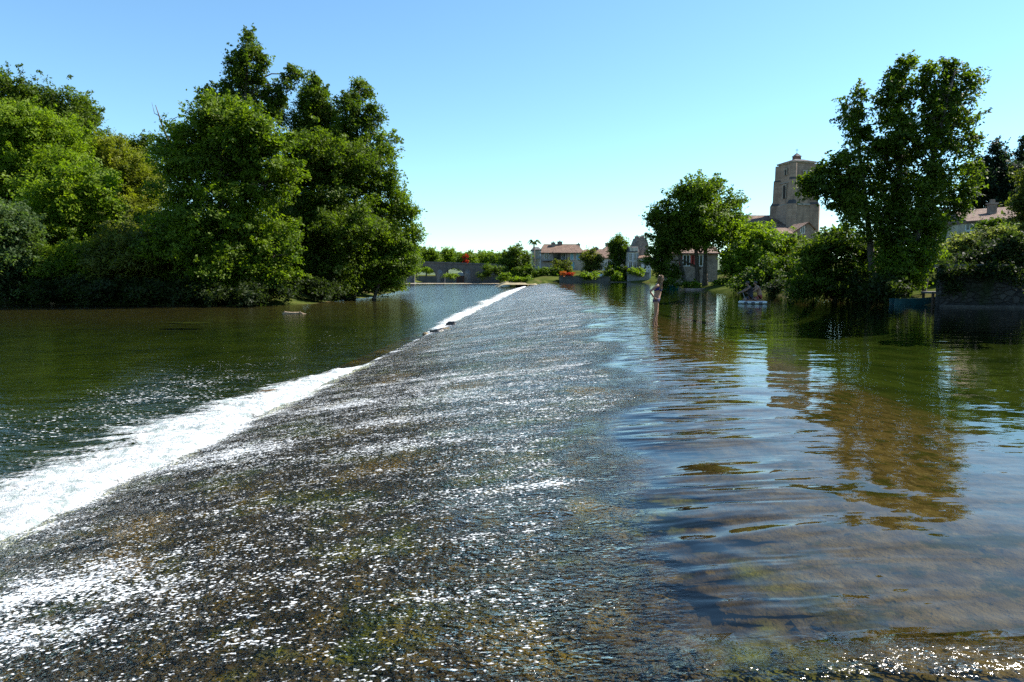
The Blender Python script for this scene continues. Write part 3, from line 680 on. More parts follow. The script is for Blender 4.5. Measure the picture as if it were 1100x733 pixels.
def roof_gable(m, x0, x1, y0, y1, ze, zr, ov=.35, hip0=0, hip1=0, th=.18):
    """ridge along x; hip0/hip1 pull the ridge ends in"""
    X0, X1, Y0, Y1 = x0-ov, x1+ov, y0-ov, y1+ov; ym = (y0+y1)/2
    e = [(X0,Y0,ze),(X1,Y0,ze),(X1,Y1,ze),(X0,Y1,ze)]
    r0, r1 = (X0+hip0, ym, zr), (X1-hip1, ym, zr)
    lo = [(x, y, z-th) for x, y, z in e]
    m.add(e+[r0, r1]+lo, [(0,1,5,4),(2,3,4,5),(1,2,5),(3,0,4),(6,9,8,7),(0,6,7,1),(1,7,8,2),(2,8,9,3),(3,9,6,0)])
    return m

def window(parent, x, z, w_, h_, y, frame=None, glass=None, shut=None, name='window'):
    f = MB(); t = .09
    f.box(x-w_/2-t, x+w_/2+t, y-.06, y-.003, z+h_/2, z+h_/2+t); f.box(x-w_/2-t, x+w_/2+t, y-.09, y-.003, z-h_/2-t, z-h_/2)
    f.box(x-w_/2-t, x-w_/2, y-.06, y-.003, z-h_/2+.002, z+h_/2-.002); f.box(x+w_/2, x+w_/2+t, y-.06, y-.003, z-h_/2+.002, z+h_/2-.002)
    f.box(x-.03, x+.03, y-.05, y-.03, z-h_/2+.002, z+h_/2-.002)
    o = f.build(name, frame or M_white(), parent)
    MB().box(x-w_/2+.002, x+w_/2-.002, y-.028, y-.004, z-h_/2+.002, z+h_/2-.002).build('pane', glass or M_glass(), o)
    if shut:
        for s_ in (-1, 1):
            a = x + s_*(w_/2+t+.02); b = a + s_*w_*.52
            MB().box(min(a,b), max(a,b), y-.05, y-.003, z-h_/2, z+h_/2).build('shutter', shut, o)
    return o

def chimney(parent, x, y, z0, z1, w_=.6, mat=None):
    m = MB(); m.box(x-w_/2, x+w_/2, y-w_/2, y+w_/2, z0, z1-.15); m.box(x-w_/2-.08, x+w_/2+.08, y-w_/2-.08, y+w_/2+.08, z1-.15, z1)
    m.box(x-.15, x+.15, y-.15, y+.15, z1, z1+.3)
    return m.build('chimney', mat or M_rub(), parent)

def zpx(py, D): return P(550, py, D).z
def xpx(px, D): return (px-550)*D/FPX/ (math.cos(PITCH)*0+1)

# long far house
D = 188; q = D/FPX; X = lambda px: P(px, 280, D).x; Z = lambda py: P(0, py, D).z - zb
hx0 = X(571.5); zb = gz(X(600), D+4)
h = empty('village_house', (0, D, zb), 0, 'long far house with brown tiled roof, loggia and pale blue shutters', 'house')
MB().box(X(581), X(610), 0, 9, -2, Z(271)).box(X(610)+.003, X(627), .35, 9.2, -2, Z(272)).build('wall', M_pink(), h)
w2 = MB().box(X(571.5), X(581)-.003, -.5, 8, -2, Z(268.5)).build('wall', M_blueish(), h)
r = roof_gable(MB(), X(580.5), X(627), -.2, 9.5, Z(271.6), Z(261.5), .4, X(586)-X(580), X(627)-X(620)).build('roof', M_tile(), h)
chimney(r, X(595), 3.5, Z(266), Z(260), 1.1); chimney(r, X(602.5), 4.6, Z(264), Z(258.8), 1.3); chimney(r, X(623), 4.5, Z(268), Z(261.5), .8)
roof_gable(MB(), X(571.5), X(581)-.1, -.6, 8, Z(268.4), Z(264.8), .25, .7, .7).build('roof', M_slate(), h)
roof_gable(MB(), X(594.5), X(608.5), -2.2, .2, Z(271.8), Z(269.2), .2, .1, .1).build('awning_roof', M_tile(), h)
m = MB()
for px in (594.6, 601, 608): m.box(X(px)-.12, X(px)+.12, -2.1, -1.86, Z(279), Z(272.5))
m.box(X(594.4), X(608.2), -2.2, -.01, Z(280), Z(279)); m.build('balcony', M_wood(), h)
MB().box(X(595.5), X(602.5), -.05, -.003, Z(278.8), Z(273)).build('loggia_opening', M_glass(), h)
window(h, X(587), Z(274.6), 1.1, 1.9, 0); window(h, X(605.5), Z(275.5), .8, 1.4, 0)
for px in (614.5, 621): window(h, X(px), Z(275.6), .75, 1.7, .35, glass=M_blue())
for px in (574.6, 578): window(h, X(px), Z(273.3), .8, 2.0, -.5); window(h, X(px), Z(282), .8, 1.8, -.5)
MB().box(X(572.2), X(580.6), -1.3, -.503, Z(278.3), Z(277.6)).box(X(572.2), X(580.6), -1.3, -1.24, Z(277.6), Z(275.6)).build('balcony', M_grey(), h)
MB().box(X(613.4), X(617), .25, .347, Z(289), Z(282.2)).build('door', M_blue(), h)
MB().box(X(583), X(594), -.9, -.003, Z(281), Z(280.3)).build('canopy', M_wood(), h)
# slender palm beside it
pb = P(573.5, 285, 186); t = empty('palm_tree', (pb.x, 186, gz(pb.x, 186)), 0, 'small palm with drooping fronds beside the long far house', 'tree')
zt = P(0, 261, 186).z - t.location.z
MB().tube([(0,0,-.3),(.1,0,zt*.5),(0,0,zt)], [.22,.18,.2], 7).build('trunk', bark_mat(), t, True)
m = MB()
for i in range(16):
    a = i*2.4; l = 1.5+.4*(i % 3); e = .7-.5*(i % 4)
    m.tube([(0,0,zt), (math.cos(a)*l*.5, math.sin(a)*l*.5, zt+.5*e+.4), (math.cos(a)*l, math.sin(a)*l, zt+e*.3-.5)], [.12,.2,.02], 4)
m.build('crown', leaf_mat('leaf_deep', *LEAF['deep']), t)

# second far house with a plain pale wall
D = 192; zb = gz(X(648), D)
h = empty('village_house', (0, D, zb), 0, 'small far house with mottled brown roof and blank pale wall', 'house')
MB().box(X(638), X(661), 0, 9, -2, Z(277)).build('wall', M_blueish(), h)
r = roof_gable(MB(), X(638), X(661), 0, 9, Z(277.3), Z(267), .35, 1.0, 2.5).build('roof', M_tile(), h)
chimney(r, X(643), 4.5, Z(268.5), Z(265.5), .9)
window(h, X(655), Z(283), 1.0, 1.5, 0)
D = 222; zb = gz(X(655), D)
h = empty('village_house', (0, D, zb), 0, 'far house with grey-brown roof and stout chimney rising behind the mottled one', 'house')
MB().box(X(648), X(672), 0, 9, -2, Z(269)).build('wall', M_pink(), h)
r = roof_gable(MB(), X(648), X(672), 0, 9, Z(269.3), Z(262.5), .35, 2.5, 2.5).build('roof', M_tile(), h)
chimney(r, X(654.5), 4, Z(264), Z(260.5), 1.5)
D = 230; zb = gz(X(625), D)
h = empty('village_house', (0, D, zb), 0, 'far house whose roof alone shows over the conical tree', 'house')
MB().box(X(624), X(645), 0, 9, -2, Z(271)).build('wall', M_cream(), h)
r = roof_gable(MB(), X(624), X(645), 0, 9, Z(271), Z(267.5), .35, 2, 2).build('roof', M_tile(), h)
chimney(r, X(641), 4, Z(268.5), Z(265.5), .9)

# pale house with mansard and tall gable
D = 172; zb = gz(X(684), D+2)
h = empty('village_house', (0, D, zb), 0, 'pale far house with dark mansard dormers and a tall brown gable behind', 'house')
MB().box(X(674.5), X(686), 0, 8, -3, Z(271)).build('wall', M_cream(), h)
MB().prism([(X(683.5), -3), (X(699), -3), (X(699), Z(262)), (X(696), Z(254.5)), (X(687), Z(254.5)), (X(683.5), Z(264))], 3.0, 9.5).build('gable_wall', M_rub(), h)
m = MB(); m.add([(X(674.2),-.3,Z(271)),(X(686.2),-.3,Z(271)),(X(686.2),8.2,Z(271)),(X(674.2),8.2,Z(271)),(X(676),.9,Z(264.8)),(X(685.6),.9,Z(264.8)),(X(685.6),7,Z(264.8)),(X(676),7,Z(264.8))],
      [(0,3,2,1),(4,5,6,7),(0,1,5,4),(1,2,6,5),(2,3,7,6),(3,0,4,7)])
mr = m.build('roof', M_slate(), h)
for px in (677.6, 680.6, 683.6):
    dm = MB().box(X(px)-.32, X(px)+.32, -.2, 1, Z(270), Z(266)).build('dormer', M_cream(), mr)
for px in (677.5, 682): window(h, X(px), Z(276.5), .8, 1.9, 0, shut=M_grey())
for px in (677.5, 682): window(h, X(px), Z(284), .8, 1.6, 0)
MB().box(X(686)+.003, X(699), -.6, 2.9, -3, Z(277)).build('annex_wall', M_blueish(), h)
MB().add([(X(685),-1,Z(277.6)),(X(699.4),-1,Z(275.6)),(X(699.4),3,Z(272.6)),(X(685),3,Z(274.6)),(X(685),-1,Z(278.3)),(X(699.4),-1,Z(276.3)),(X(699.4),3,Z(273.3)),(X(685),3,Z(275.3))],
     [(0,1,2,3),(7,6,5,4),(0,4,5,1),(1,5,6,2),(2,6,7,3),(3,7,4,0)]).build('annex_roof', M_tile(), h)
MB().box(X(684.2), X(688.4), -.66, -.603, Z(287), Z(279)).build('doorway', M_glass(), h)
for px in (688.5, 694): chimney(h, X(px), 6, Z(256), Z(252.5), 1.0)

# river walls and quay of the far bank
D = 169; S_dark = lambda: stone_mat('dark_wall', (.085,.075,.06), (.13,.115,.09))
zb = 0
MB().box(X(601), X(656), 0, 1.2, -1.2, Z(298.2)).box(X(600.6), X(656.4), -.15, 1.35, Z(298.2)+.002, Z(297.4)).build('quay_wall', S_dark(), None)
tag(bpy.data.objects['quay_wall'], 'low dark quay wall with pale coping at the far water edge', 'wall').location = (0, D, 0)
o = MB().box(X(673.5), X(697), 0, 1.0, -1.5, Z(293.5)).box(X(673.2), X(697.3), -.1, 1.1, Z(293.5)+.002, Z(292.6)).build('river_wall', plain('grey_river_wall', (.2,.185,.17), .9, .3, .8, .03), None)
o.location = (0, D-1, 0); tag(o, 'pale grey river wall below the mansard house', 'wall')
o = MB().prism([(X(655), -.8), (X(676), -.8), (X(676), .12), (X(655), .12)], 0, 1.5).build('stone_ledge', S_dark(), None)
o.location = (0, D-2.5, 0); tag(o, 'low stone ledge at water level beneath the yellow-green bush', 'ledge')
# orange-red planters on the quay
for i, (px, rx, lb) in enumerate([(605, 3.2, 'mounded orange flower bed at the left end of the far quay'), (612.5, 3.6, 'long red flower bed second on the far quay')]):
    zq = P(0, 297.4, D).z
    t = empty('flower_bed', (X(px), D+.6, zq), 0, lb, 'flower bed', 'flower beds on the far quay')
    MB().box(-rx*q*.9, rx*q*.9, -.45, .45, 0, .35).build('trough', M_wood(), t)
    qd, _ = leaf_quads(np.array([0, 0, .55]), np.array([rx*q, .5, .45 if i else .8]), 40, 26, .22, .3, 0, .3)
    link_mesh('blossom', quads_mesh('blossom', qd), leaf_mat('leaf_orange' if i == 0 else 'leaf_red', *LEAF['orange' if i == 0 else 'red']), t)
o = MB().box(X(674), X(690), 0, 3.5, Z(290), Z(287.6)).build('lean_to_roof', M_tile(), None)
o.location = (0, D+.3, 0); tag(o, 'low orange tiled roof above the pale grey river wall', 'shed roof')
# parked cars on the quay road
def car(x, y, z, rz, col, label):
    t = empty('parked_car', (x, y, z), rz, label, 'car', 'cars parked behind the far quay')
    prof = [(-2.05,.35),(2.05,.35),(2.1,.7),(1.9,.92),(1.0,1.0),(-1.75,1.0),(-2.05,.9)]
    MB().prism(prof, -.82, .82).build('body', plain('car_'+label[:5], col, .3, .03, 1), t, bevel=.06)
    cab = [(-1.7,1.0),(1.0,1.0),(.35,1.45),(-1.3,1.47)]
    c = MB().prism(cab, -.72, .72).build('cabin', M_glass(), t, bevel=.05)
    MB().prism([(-1.32,1.46),(.37,1.44),(.3,1.5),(-1.25,1.52)], -.7, .7).build('roof_panel', plain('car_'+label[:5], col, .3), t)
    for xx in (-1.25, 1.3):
        for yy in (-.8, .8):
            MB().tube([(xx, yy-.1, .32), (xx, yy+.1, .32)], [.32, .32], 14).build('wheel', plain('rubber', (.02,.02,.02), .8), t)
    return t
cz = gz(X(643), 175.5)
car(X(638), 175.5, cz, R(8), (.55,.57,.6), 'small silver car parked behind the far quay railings')
car(X(647), 175.5, cz, R(-5), (.8,.8,.8), 'white car parked right of the silver one on the far quay')

# ------------------------------------------------------------------ bridge
D = 240; zb = 0
br = empty('arched_bridge', (0, D, 0), R(2), 'old dark stone road bridge with round arches at the far end of the left channel', 'bridge')
def arch(x0, x1, crown, zs, n=12):
    cx, hw = (x0+x1)/2, (x1-x0)/2
    return [(x0, -2.2), (x0, zs)] + [(cx - hw*math.cos(math.pi*i/n), zs + (crown-zs)*math.sin(math.pi*i/n)) for i in range(1, n)] + [(x1, zs), (x1, -2.2)]
zt = lambda x: np.interp(x, [-60, X(436), X(522), 8], [6.3, P(0,281.8,D).z, P(0,284.6,D).z, 4.6])
poly = [(-66, -2.2)] + arch(-47.5, -39, 4.9, 1.2) + arch(X(444), X(468), P(0,286,D).z, 1.4) + arch(X(477), X(498.5), P(0,288,D).z, 1.2) + [(8, -2.2), (8, float(zt(8)))] + [(float(x), float(zt(x))) for x in (-10, -25, -40, -66)]
S_br = stone_mat('bridge_stone', (.07,.068,.068), (.115,.108,.10), .8, .35)
bm = bmesh.new(); vs_ = [bm.verts.new((x, 0, z)) for x, z in poly]; f = bm.faces.new(vs_)
e = bmesh.ops.extrude_face_region(bm, geom=[f]); bmesh.ops.translate(bm, vec=(0, 6, 0), verts=[v for v in e['geom'] if isinstance(v, bmesh.types.BMVert)])
bmesh.ops.recalc_face_normals(bm, faces=bm.faces); bmesh.ops.triangulate(bm, faces=[f for f in bm.faces if len(f.verts) > 4])
me = bpy.data.meshes.new('arch_wall'); bm.to_mesh(me); bm.free(); link_mesh('arch_wall', me, S_br, br)
m = MB(); xs = [-66, -40, -25, -10, 8]
for a, b in zip(xs[:-1], xs[1:]):
    za, zb_ = float(zt(a)), float(zt(b))
    for (y0, y1) in ((-.18, .35), (5.65, 6.18)):
        m.add([(a,y0,za+.003),(b,y0,zb_+.003),(b,y1,zb_+.003),(a,y1,za+.003),(a,y0,za+.5),(b,y0,zb_+.5),(b,y1,zb_+.5),(a,y1,za+.5)], [(0,3,2,1),(4,5,6,7),(0,1,5,4),(1,2,6,5),(2,3,7,6),(3,0,4,7)])
m.build('parapet', plain('parapet_stone', (.10,.095,.09), .9, .3, 1), br)
for x0 in ((X(436)+X(444))/2-.3, (X(468)+X(477))/2, (X(498.5)+X(506))/2):
    m = MB(); m.add([(x0-1.1,-.003,-2.2),(x0+1.1,-.003,-2.2),(x0,-1.5,-2.2),(x0-1.0,-.003,3.0),(x0+1.0,-.003,3.0),(x0,-1.3,2.2),(x0,-.003,3.9)],
                    [(0,1,2),(0,2,5,3),(2,1,4,5),(3,5,6),(5,4,6),(0,3,6,4,1)])
    m.build('cutwater', plain('cutwater_stone', (.17,.16,.15), .9, .3, 1, .03), br)
# flower baskets on the parapet
for px, py, wd, lb in ((441, 274, 3.6, 'red flower basket cluster on the bridge parapet next to the left bank foliage'), (500.5, 277.5, 2.4, 'red flower basket on the parapet above the right bridge arch')):
    c = P(px, py, D-.3); zp = float(zt(c.x)) + .5
    t = empty('flower_basket', (c.x, D-.2 - c.x*0, zp), 0, lb, 'flower basket', 'flower baskets on the bridge')
    MB().tube([(0,0,-.35),(0,0,1.0),(0,0,2.3)], [.07,.06,.05], 6).build('post', M_grey(), t)
    MB().tube([(0,0,1.5),(0,0,1.9)], [.25,.45], 10).build('basket', M_wood(), t)
    MB().box(-wd*q*1.1, wd*q*1.1, -.25, .25, .003, .3).build('trough', M_wood(), t)
    Q = [leaf_quads(np.array([0,0,2.1]), np.array([.75,.7,.6]), 30, 24, .25, .35, .3, .3)[0], leaf_quads(np.array([0,0,.45]), np.array([wd*q*1.35,.5,.4]), 40, 24, .25, .35, .3, .3)[0]]
    link_mesh('blossom', quads_mesh('blossom', np.concatenate(Q)), leaf_mat('leaf_red', *LEAF['red']), t)
# things seen through the arches
o = MB().box(-40, -22, 0, .8, -2, 1.2).box(-40.2, -21.8, -.1, .9, 1.202, 1.5).build('garden_wall', S_dark(), None); o.location = (0, 287, 0)
tag(o, 'dark garden wall seen through the left arch of the bridge', 'wall')
tree('bush', 'shrubs on top of the garden wall behind the left arch', 'bush', 456, 292, [(450,290.5,6,2.5),(461,290,7,3),(470,291,6,2.5)], 'bright', .5, 1.0, .9, trunk=False, base_z=1.0, group='bushes on the far bank')
D = 262; xb = P(495, 300, D).x
t = empty('boat_shed', (xb, D, -.8), R(-10), 'small shed with rounded white roof under the right bridge arch', 'shed')
MB().box(-1.6, 1.6, 0, 4, -.4, 2.4).build('wall', plain('shed_wood', (.12,.05,.03), .8, .3, 3), t)
MB().prism([(1.9*math.cos(a), 2.4+1.3*math.sin(a)) for a in [math.pi*i/10 for i in range(11)]], -.3, 4.3).build('roof', plain('dull_white_roof', (.34,.34,.33), .6), t)
MB().box(-.7, .7, -.06, -.003, -.3, 1.7).build('door', M_wood(), t)
o = grid_mesh('gravel_bar', *(lambda A: (A[0], A[1], -1.06 + .16*np.sin(np.clip((A[1]-226)/10*math.pi, 0, math.pi))*(0.7+.6*fbm(A[0]*.5, A[1]*.5))))(np.meshgrid(np.linspace(-39, -4, 50), np.linspace(226, 236, 14))))
tag(link_mesh('gravel_bar', o, plain('gravel', (.30,.25,.18), .95, .35, 2, .03)), kind='structure')
a_ = np.meshgrid(np.linspace(-5, 7, 40), np.linspace(158.5, 170, 24))
o = grid_mesh('sand_spit', a_[0], a_[1], -.5 + .62*smooth(158, 169, a_[1] + 5*(fbm(a_[0]*.3, a_[1]*.3)-.5)) + .06*fbm(a_[0], a_[1]) - 1.2*smooth(-1.5, -4.8, a_[0]) - 1.2*smooth(5.5, 7, a_[0]))
tag(link_mesh('sand_spit', o, plain('sand', (.22,.18,.10), .95, .3, 1.2, .03)), kind='structure')

# ------------------------------------------------------------------ church
D = 195; q = D/FPX; cx = P(853.5, 230, D).x; zb = gz(cx, D)
ch = empty('church', (cx, D, zb), 0, 'tall stone church tower with buttresses, low roof and brown-roofed nave', 'church')
ROT = R(15)
S_ch = stone_mat('church_stone', (.26,.175,.13), (.335,.235,.175), 1.1, .5, (.2,.14,.10), .55)
Zc = lambda py: P(0, py, D).z - zb
hw0, hw1, hw2 = 3.85, 3.6, 3.35
tw = MB(); tw.frustum(hw0, hw0-.12, -3, Zc(221), -.35, 0, ROT)
tw.frustum(hw1, (hw1+hw2)/2, Zc(221)+.003, Zc(197), 0, 0, ROT)
tw.frustum((hw1+hw2)/2-.06, hw2-.05, Zc(197)+.003, Zc(176), 0, 0, ROT)
tw.build('tower', S_ch, ch)
M_trim = plain('stone_trim', (.30,.25,.2), .9, .3, 1, .02); M_capst = plain('lead_dark', (.05,.045,.045), .7, .3, 1)
for (a_, b_, z0_, z1_) in ((hw0+.12, hw0-.1, 222, 220.2), ((hw1+hw2)/2+.22, (hw1+hw2)/2+.05, 197.6, 196.6), (hw2+.3, hw2+.3, 177, 175.6)):
    MB().frustum(a_, b_, Zc(z0_), Zc(z1_), 0, 0, ROT).build('string_course', M_trim, ch)
MB().frustum(hw2+.55, 1.3, Zc(175.6)+.003, Zc(172), 0, 0, ROT).build('roof', M_slate(), ch)
lan = MB().frustum(.85, .8, Zc(172.6), Zc(168.6), 0, 0, ROT).build('lantern', plain('lantern_brick', (.2,.09,.06), .85, .3, 2), ch)
MB().frustum(1.05, .04, Zc(168.6)+.003, Zc(164.5), 0, 0, ROT).build('lantern_roof', M_slate(), lan)
MB().box(-.05, .05, -.05, .05, Zc(164.8), Zc(160)).box(-.45, .45, -.045, .045, Zc(161.6), Zc(161.2)).build('cross', M_grey(), lan)
for k_ in range(4):
    a = ROT + math.pi/4 + k_*math.pi/2; dx_, dy_ = math.cos(a), math.sin(a)
    m = MB(); m.frustum(1.25, 1.2, -3, Zc(221), dx_*hw0*1.36, dy_*hw0*1.36, a); m.frustum(1.05, .95, Zc(221)+.003, Zc(195), dx_*hw1*1.33, dy_*hw1*1.33, a)
    m.frustum(.85, .8, Zc(195)+.003, Zc(178), dx_*hw2*1.38, dy_*hw2*1.38, a)
    b_ = m.build('buttress', S_ch, ch)
    MB().frustum(1.3, .7, Zc(221)+.006, Zc(215.5), dx_*hw0*1.3, dy_*hw0*1.3, a).build('cap', M_capst, b_)
    MB().frustum(1.05, .5, Zc(195)+.006, Zc(190.5), dx_*hw1*1.3, dy_*hw1*1.3, a).build('cap', M_capst, b_)
def face_box(m, face, u, z0, z1, wd, off, dp):
    """a box on a tower face (0 = facing left, 1 = facing right)"""
    a = ROT - math.pi/2 + (0 if face else -math.pi/2)
    nx, ny = math.cos(a), math.sin(a); tx, ty = -ny, nx
    vs_ = []
    for z in (z0, z1):
        for (uu, dd) in ((u-wd/2, off), (u+wd/2, off), (u+wd/2, off-dp), (u-wd/2, off-dp)): vs_.append((nx*dd+tx*uu, ny*dd+ty*uu, z))
    m.add(vs_, [(0,3,2,1),(4,5,6,7),(0,1,5,4),(1,2,6,5),(2,3,7,6),(3,0,4,7)])
M_open = plain('belfry_dark', (.025,.02,.018), .9, .2, 1)
for face, u, p0, p1, wd in ((0, .2, 214, 200, 1.1), (1, .8, 213, 204, 1.1), (1, -.1, 189.5, 186, .6), (1, 1.1, 189.5, 186, .6), (0, .3, 189, 183, .7)):
    m = MB(); off = np.interp((p0+p1)/2, [176, 197, 221], [hw2+.05, (hw1+hw2)/2+.12, hw1+.02])
    face_box(m, face, u, Zc(p0), Zc(p1), wd, off+.12, .5); o = m.build('belfry_opening', M_open, ch)
    m = MB(); face_box(m, face, u-wd/2-.15, Zc(p0), Zc(p1)+.25, .3, off+.2, .6); face_box(m, face, u+wd/2+.15, Zc(p0), Zc(p1)+.25, .3, off+.2, .6); face_box(m, face, u, Zc(p1)+.003, Zc(p1)+.247, wd-.006, off+.19, .6)
    m.build('surround', M_trim, o)
# nave: long roofs running left of the tower
Xc = lambda px: P(px, 240, D).x - cx
MB().box(Xc(795), Xc(838), -1, 9, -3, Zc(240)).build('nave_wall', S_ch, ch)
roof_gable(MB(), Xc(795), Xc(838), -1, 9, Zc(240), Zc(230), .4).build('nave_roof', M_tile(), ch)
MB().box(Xc(800), Xc(846), -7, -1.4, -3, Zc(248)).build('aisle_wall', M_rub(), ch)
MB().add([(Xc(799),-7.5,Zc(247.8)),(Xc(847),-7.5,Zc(247.8)),(Xc(847),-1.45,Zc(240.5)),(Xc(799),-1.45,Zc(240.5)),(Xc(799),-7.5,Zc(248.6)),(Xc(847),-7.5,Zc(248.6)),(Xc(847),-1.45,Zc(241.3)),(Xc(799),-1.45,Zc(241.3))],
     [(0,1,2,3),(7,6,5,4),(0,4,5,1),(1,5,6,2),(2,6,7,3),(3,7,4,0)]).build('aisle_roof', M_tile(), ch)
# houses below the church
D = 158; Xh = lambda px: P(px, 250, D).x; Z = lambda py: P(0, py, D).z - zb
zb = gz(Xh(862), D)
h = empty('gable_house', (Xh(858), D, zb), R(0), 'brown house with a steep gable and small white window under the church tower', 'house')
w_ = lambda px: Xh(px) - Xh(858)
MB().prism([(w_(849), -3), (w_(874), -3), (w_(874), Z(246)), (w_(868), Z(240)), (w_(849), Z(252))], 0, 8).build('wall', M_rub(), h)
MB().prism([(w_(847), Z(252.2)), (w_(868), Z(238.5)), (w_(876), Z(246.6)), (w_(876), Z(247.4)), (w_(868), Z(239.6)), (w_(847), Z(253.2))], -.4, 8.4).build('roof', M_tile(), h)
window(h, w_(862), Z(247), .8, 1.5, 0)
D = 150; zb = gz(Xh(835), D)
h = empty('village_house', (Xh(835), D, zb), 0, 'low brown-roofed house half hidden behind the sunlit bush below the church', 'house')
w_ = lambda px: Xh(px) - Xh(835)
MB().box(w_(802), w_(850), 0, 8, -3, Z(251)).build('wall', M_cream(), h)
roof_gable(MB(), w_(802), w_(850), 0, 8, Z(251), Z(243.5), .4).build('roof', M_tile(), h)
chimney(h, w_(839), 4, Z(247), Z(240), .9)
D = 100; zb = gz(Xh(742), D)
h = empty('village_house', (Xh(745), D, zb), 0, 'house with red shutters glimpsed between the trunks of the large round tree', 'house')
w_ = lambda px: Xh(px) - Xh(745)
MB().box(w_(722), w_(772), 0, 8, -2, Z(272)).build('wall', M_rub(), h)
roof_gable(MB(), w_(722), w_(772), 0, 8, Z(272), Z(262), .4).build('roof', M_tile(), h)
for px in (738, 752): window(h, w_(px), Z(280), .9, 1.5, 0, shut=plain('red_shutter', (.3,.03,.02), .6))

# house on the right slope
D = 60; zb = gz(P(1070,250,D).x, D); Xh = lambda px: P(px, 250, D).x
h = empty('slope_house', (Xh(1068), D, zb), R(-6), 'weathered house with brown tiled roof above the brambles on the right slope', 'house')
w_ = lambda px: Xh(px) - Xh(1068)
MB().box(w_(1037), w_(1058), 0, 7, -3, Z(238)).build('wall', plain('sunny_render', (.42,.36,.27), .9, .25, 1.2, .01), h)
MB().box(w_(1058)+.003, w_(1118), -.5, 7, -3, Z(236)).build('wall', plain('grey_stained_wall', (.22,.21,.19), .95, .4, .9, .02), h)
r = MB().add([(w_(1036),-.6,Z(238)),(w_(1058),-.9,Z(236.6)),(w_(1120),-.9,Z(233)),(w_(1120),4,Z(217)),(w_(1046),4,Z(222)),(w_(1120),8,Z(233)),(w_(1036),8,Z(238)),
              (w_(1036),-.6,Z(240)),(w_(1058),-.9,Z(238.6)),(w_(1120),-.9,Z(235)),(w_(1120),8,Z(235)),(w_(1036),8,Z(240))],
        [(0,1,2,3,4),(6,0,4),(5,6,4,3),(2,5,3),(0,7,8,1),(1,8,9,2),(2,9,10,5),(5,10,11,6),(6,11,7,0),(7,11,10,9,8)]).build('roof', M_tile(), h)
window(h, w_(1042.5), Z(243), .55, .6, 0); window(h, w_(1042.5), Z(252), .55, .5, 0)
chimney(r, w_(1075), 1.6, Z(232), Z(216), .55)

# ------------------------------------------------------------------ right bank wall, jetty, boats
k = N('bank_wall_stone'); p = k.pos(); vo = k.n('TexVoronoi', {'Vector': k.mapping(p, (1,1,1.6)), 'Scale': 2.6, 'Randomness': 1.0}, feature='DISTANCE_TO_EDGE').outputs[0]
vc = k.n('TexVoronoi', {'Vector': k.mapping(p, (1,1,1.6)), 'Scale': 2.6, 'Randomness': 1.0}).outputs['Color']
c = k.mixc(k.n('SeparateColor', {0: vc}).outputs[0], (.022,.021,.020), (.062,.057,.052)); c = k.mixc(k.mapr(vo, .0, .06), (.012,.011,.010), c)
c = k.mixc(k.mapr(k.noise(k.mapping(p, (1,1,.3)), .8, 5, .7), .48, .66), c, (.018,.026,.010))
S_wall = k.done(k.n('BsdfPrincipled', {'Base Color': c, 'Roughness': .9, 'Specular IOR Level': .2, 'Normal': k.bump(k.mapr(vo, 0, .12), .05)}).outputs[0])
D = 34.5; x0, x1 = P(1012, 300, D).x, P(1150, 300, D).x; zt_ = P(0, 287, D).z
o = MB().box(0, x1-x0+8, 0, .8, -1.2, zt_).build('retaining_wall', S_wall, None); o.location = (x0, D, 0); o.rotation_euler = (0, 0, R(-14))
tag(o, 'dark stone retaining wall rising from the water at the right edge', 'wall')
MB().box(-.1, x1-x0+8.1, -.12, .92, zt_+.002, zt_+.14).build('coping', plain('coping_stone', (.09,.085,.08), .8, .3, 2), o)
MB().box(-.05, x1-x0+8, -.5, -.003, -1.2, .1).build('footing', plain('footing_stone', (.05,.045,.04), .9, .3, 3, .03), o)
tree('hedge', 'dark overgrown hedge along the top of the right retaining wall', 'hedge', 1050, 35.4, [(1090,264,16,12,-1.5),(1070,273,18,11,-.8),(1050,280,16,8),(1030,286,14,7,.6),(1085,277,22,9,-1.2)], 'shade', .16, 1.0, .4, trunk=False, base_z=2.0)

def boat(name, label, x, y, rz, L_, B, H, mat, seats=2):
    t = empty(name, (x, y, 0), rz, label, 'boat', 'boats moored on the right bank')
    n = 11; m = MB(); rows = []
    for i in range(n):
        f = i/(n-1); wv = B/2*(math.sin(math.pi*min(1, .22+f*.78))**.55 if f < .999 else .02)
        xx = -L_/2 + L_*f; sh = H*(1 + .35*max(0, f-.6)**1.3/.3)
        rows.append([(xx, -wv, sh), (xx, -wv*.75, -.12), (xx, 0, -.2), (xx, wv*.75, -.12), (xx, wv, sh), (xx, wv*.88, sh), (xx, wv*.6, -.02), (xx, 0, -.06), (xx, -wv*.6, -.02), (xx, -wv*.88, sh)])
    for rw in rows: m.v += rw
    for i in range(n-1):
        for k_ in range(10): m.f.append((i*10+k_, i*10+(k_+1) % 10, (i+1)*10+(k_+1) % 10, (i+1)*10+k_))
    m.f.append(tuple(range(10))); m.f.append(tuple((n-1)*10+k_ for k_ in range(9, -1, -1)))
    m.build('hull', mat, t)
    for i in range(seats):
        xx = -L_*.28 + i*L_*.3; MB().box(xx-.13, xx+.13, -B*.40, B*.40, H*.62, H*.70).build('seat', M_wood(), t)
    return t
c = P(984, 327, 36.8); boat('flat_boat', 'teal flat-bottomed boat moored under the tall poplars', c.x, 36.8, R(-4), 2.5, .9, .34, M_teal())
c = P(719, 309, 80); boat('flat_boat', 'bright teal boat moored behind the wading woman on the far right bank', c.x-.2, 80, R(5), 2.6, 1.0, .4, plain('bright_teal', (.005,.12,.09), .4, .1, 2))
c = P(1019, 324, 36.2)
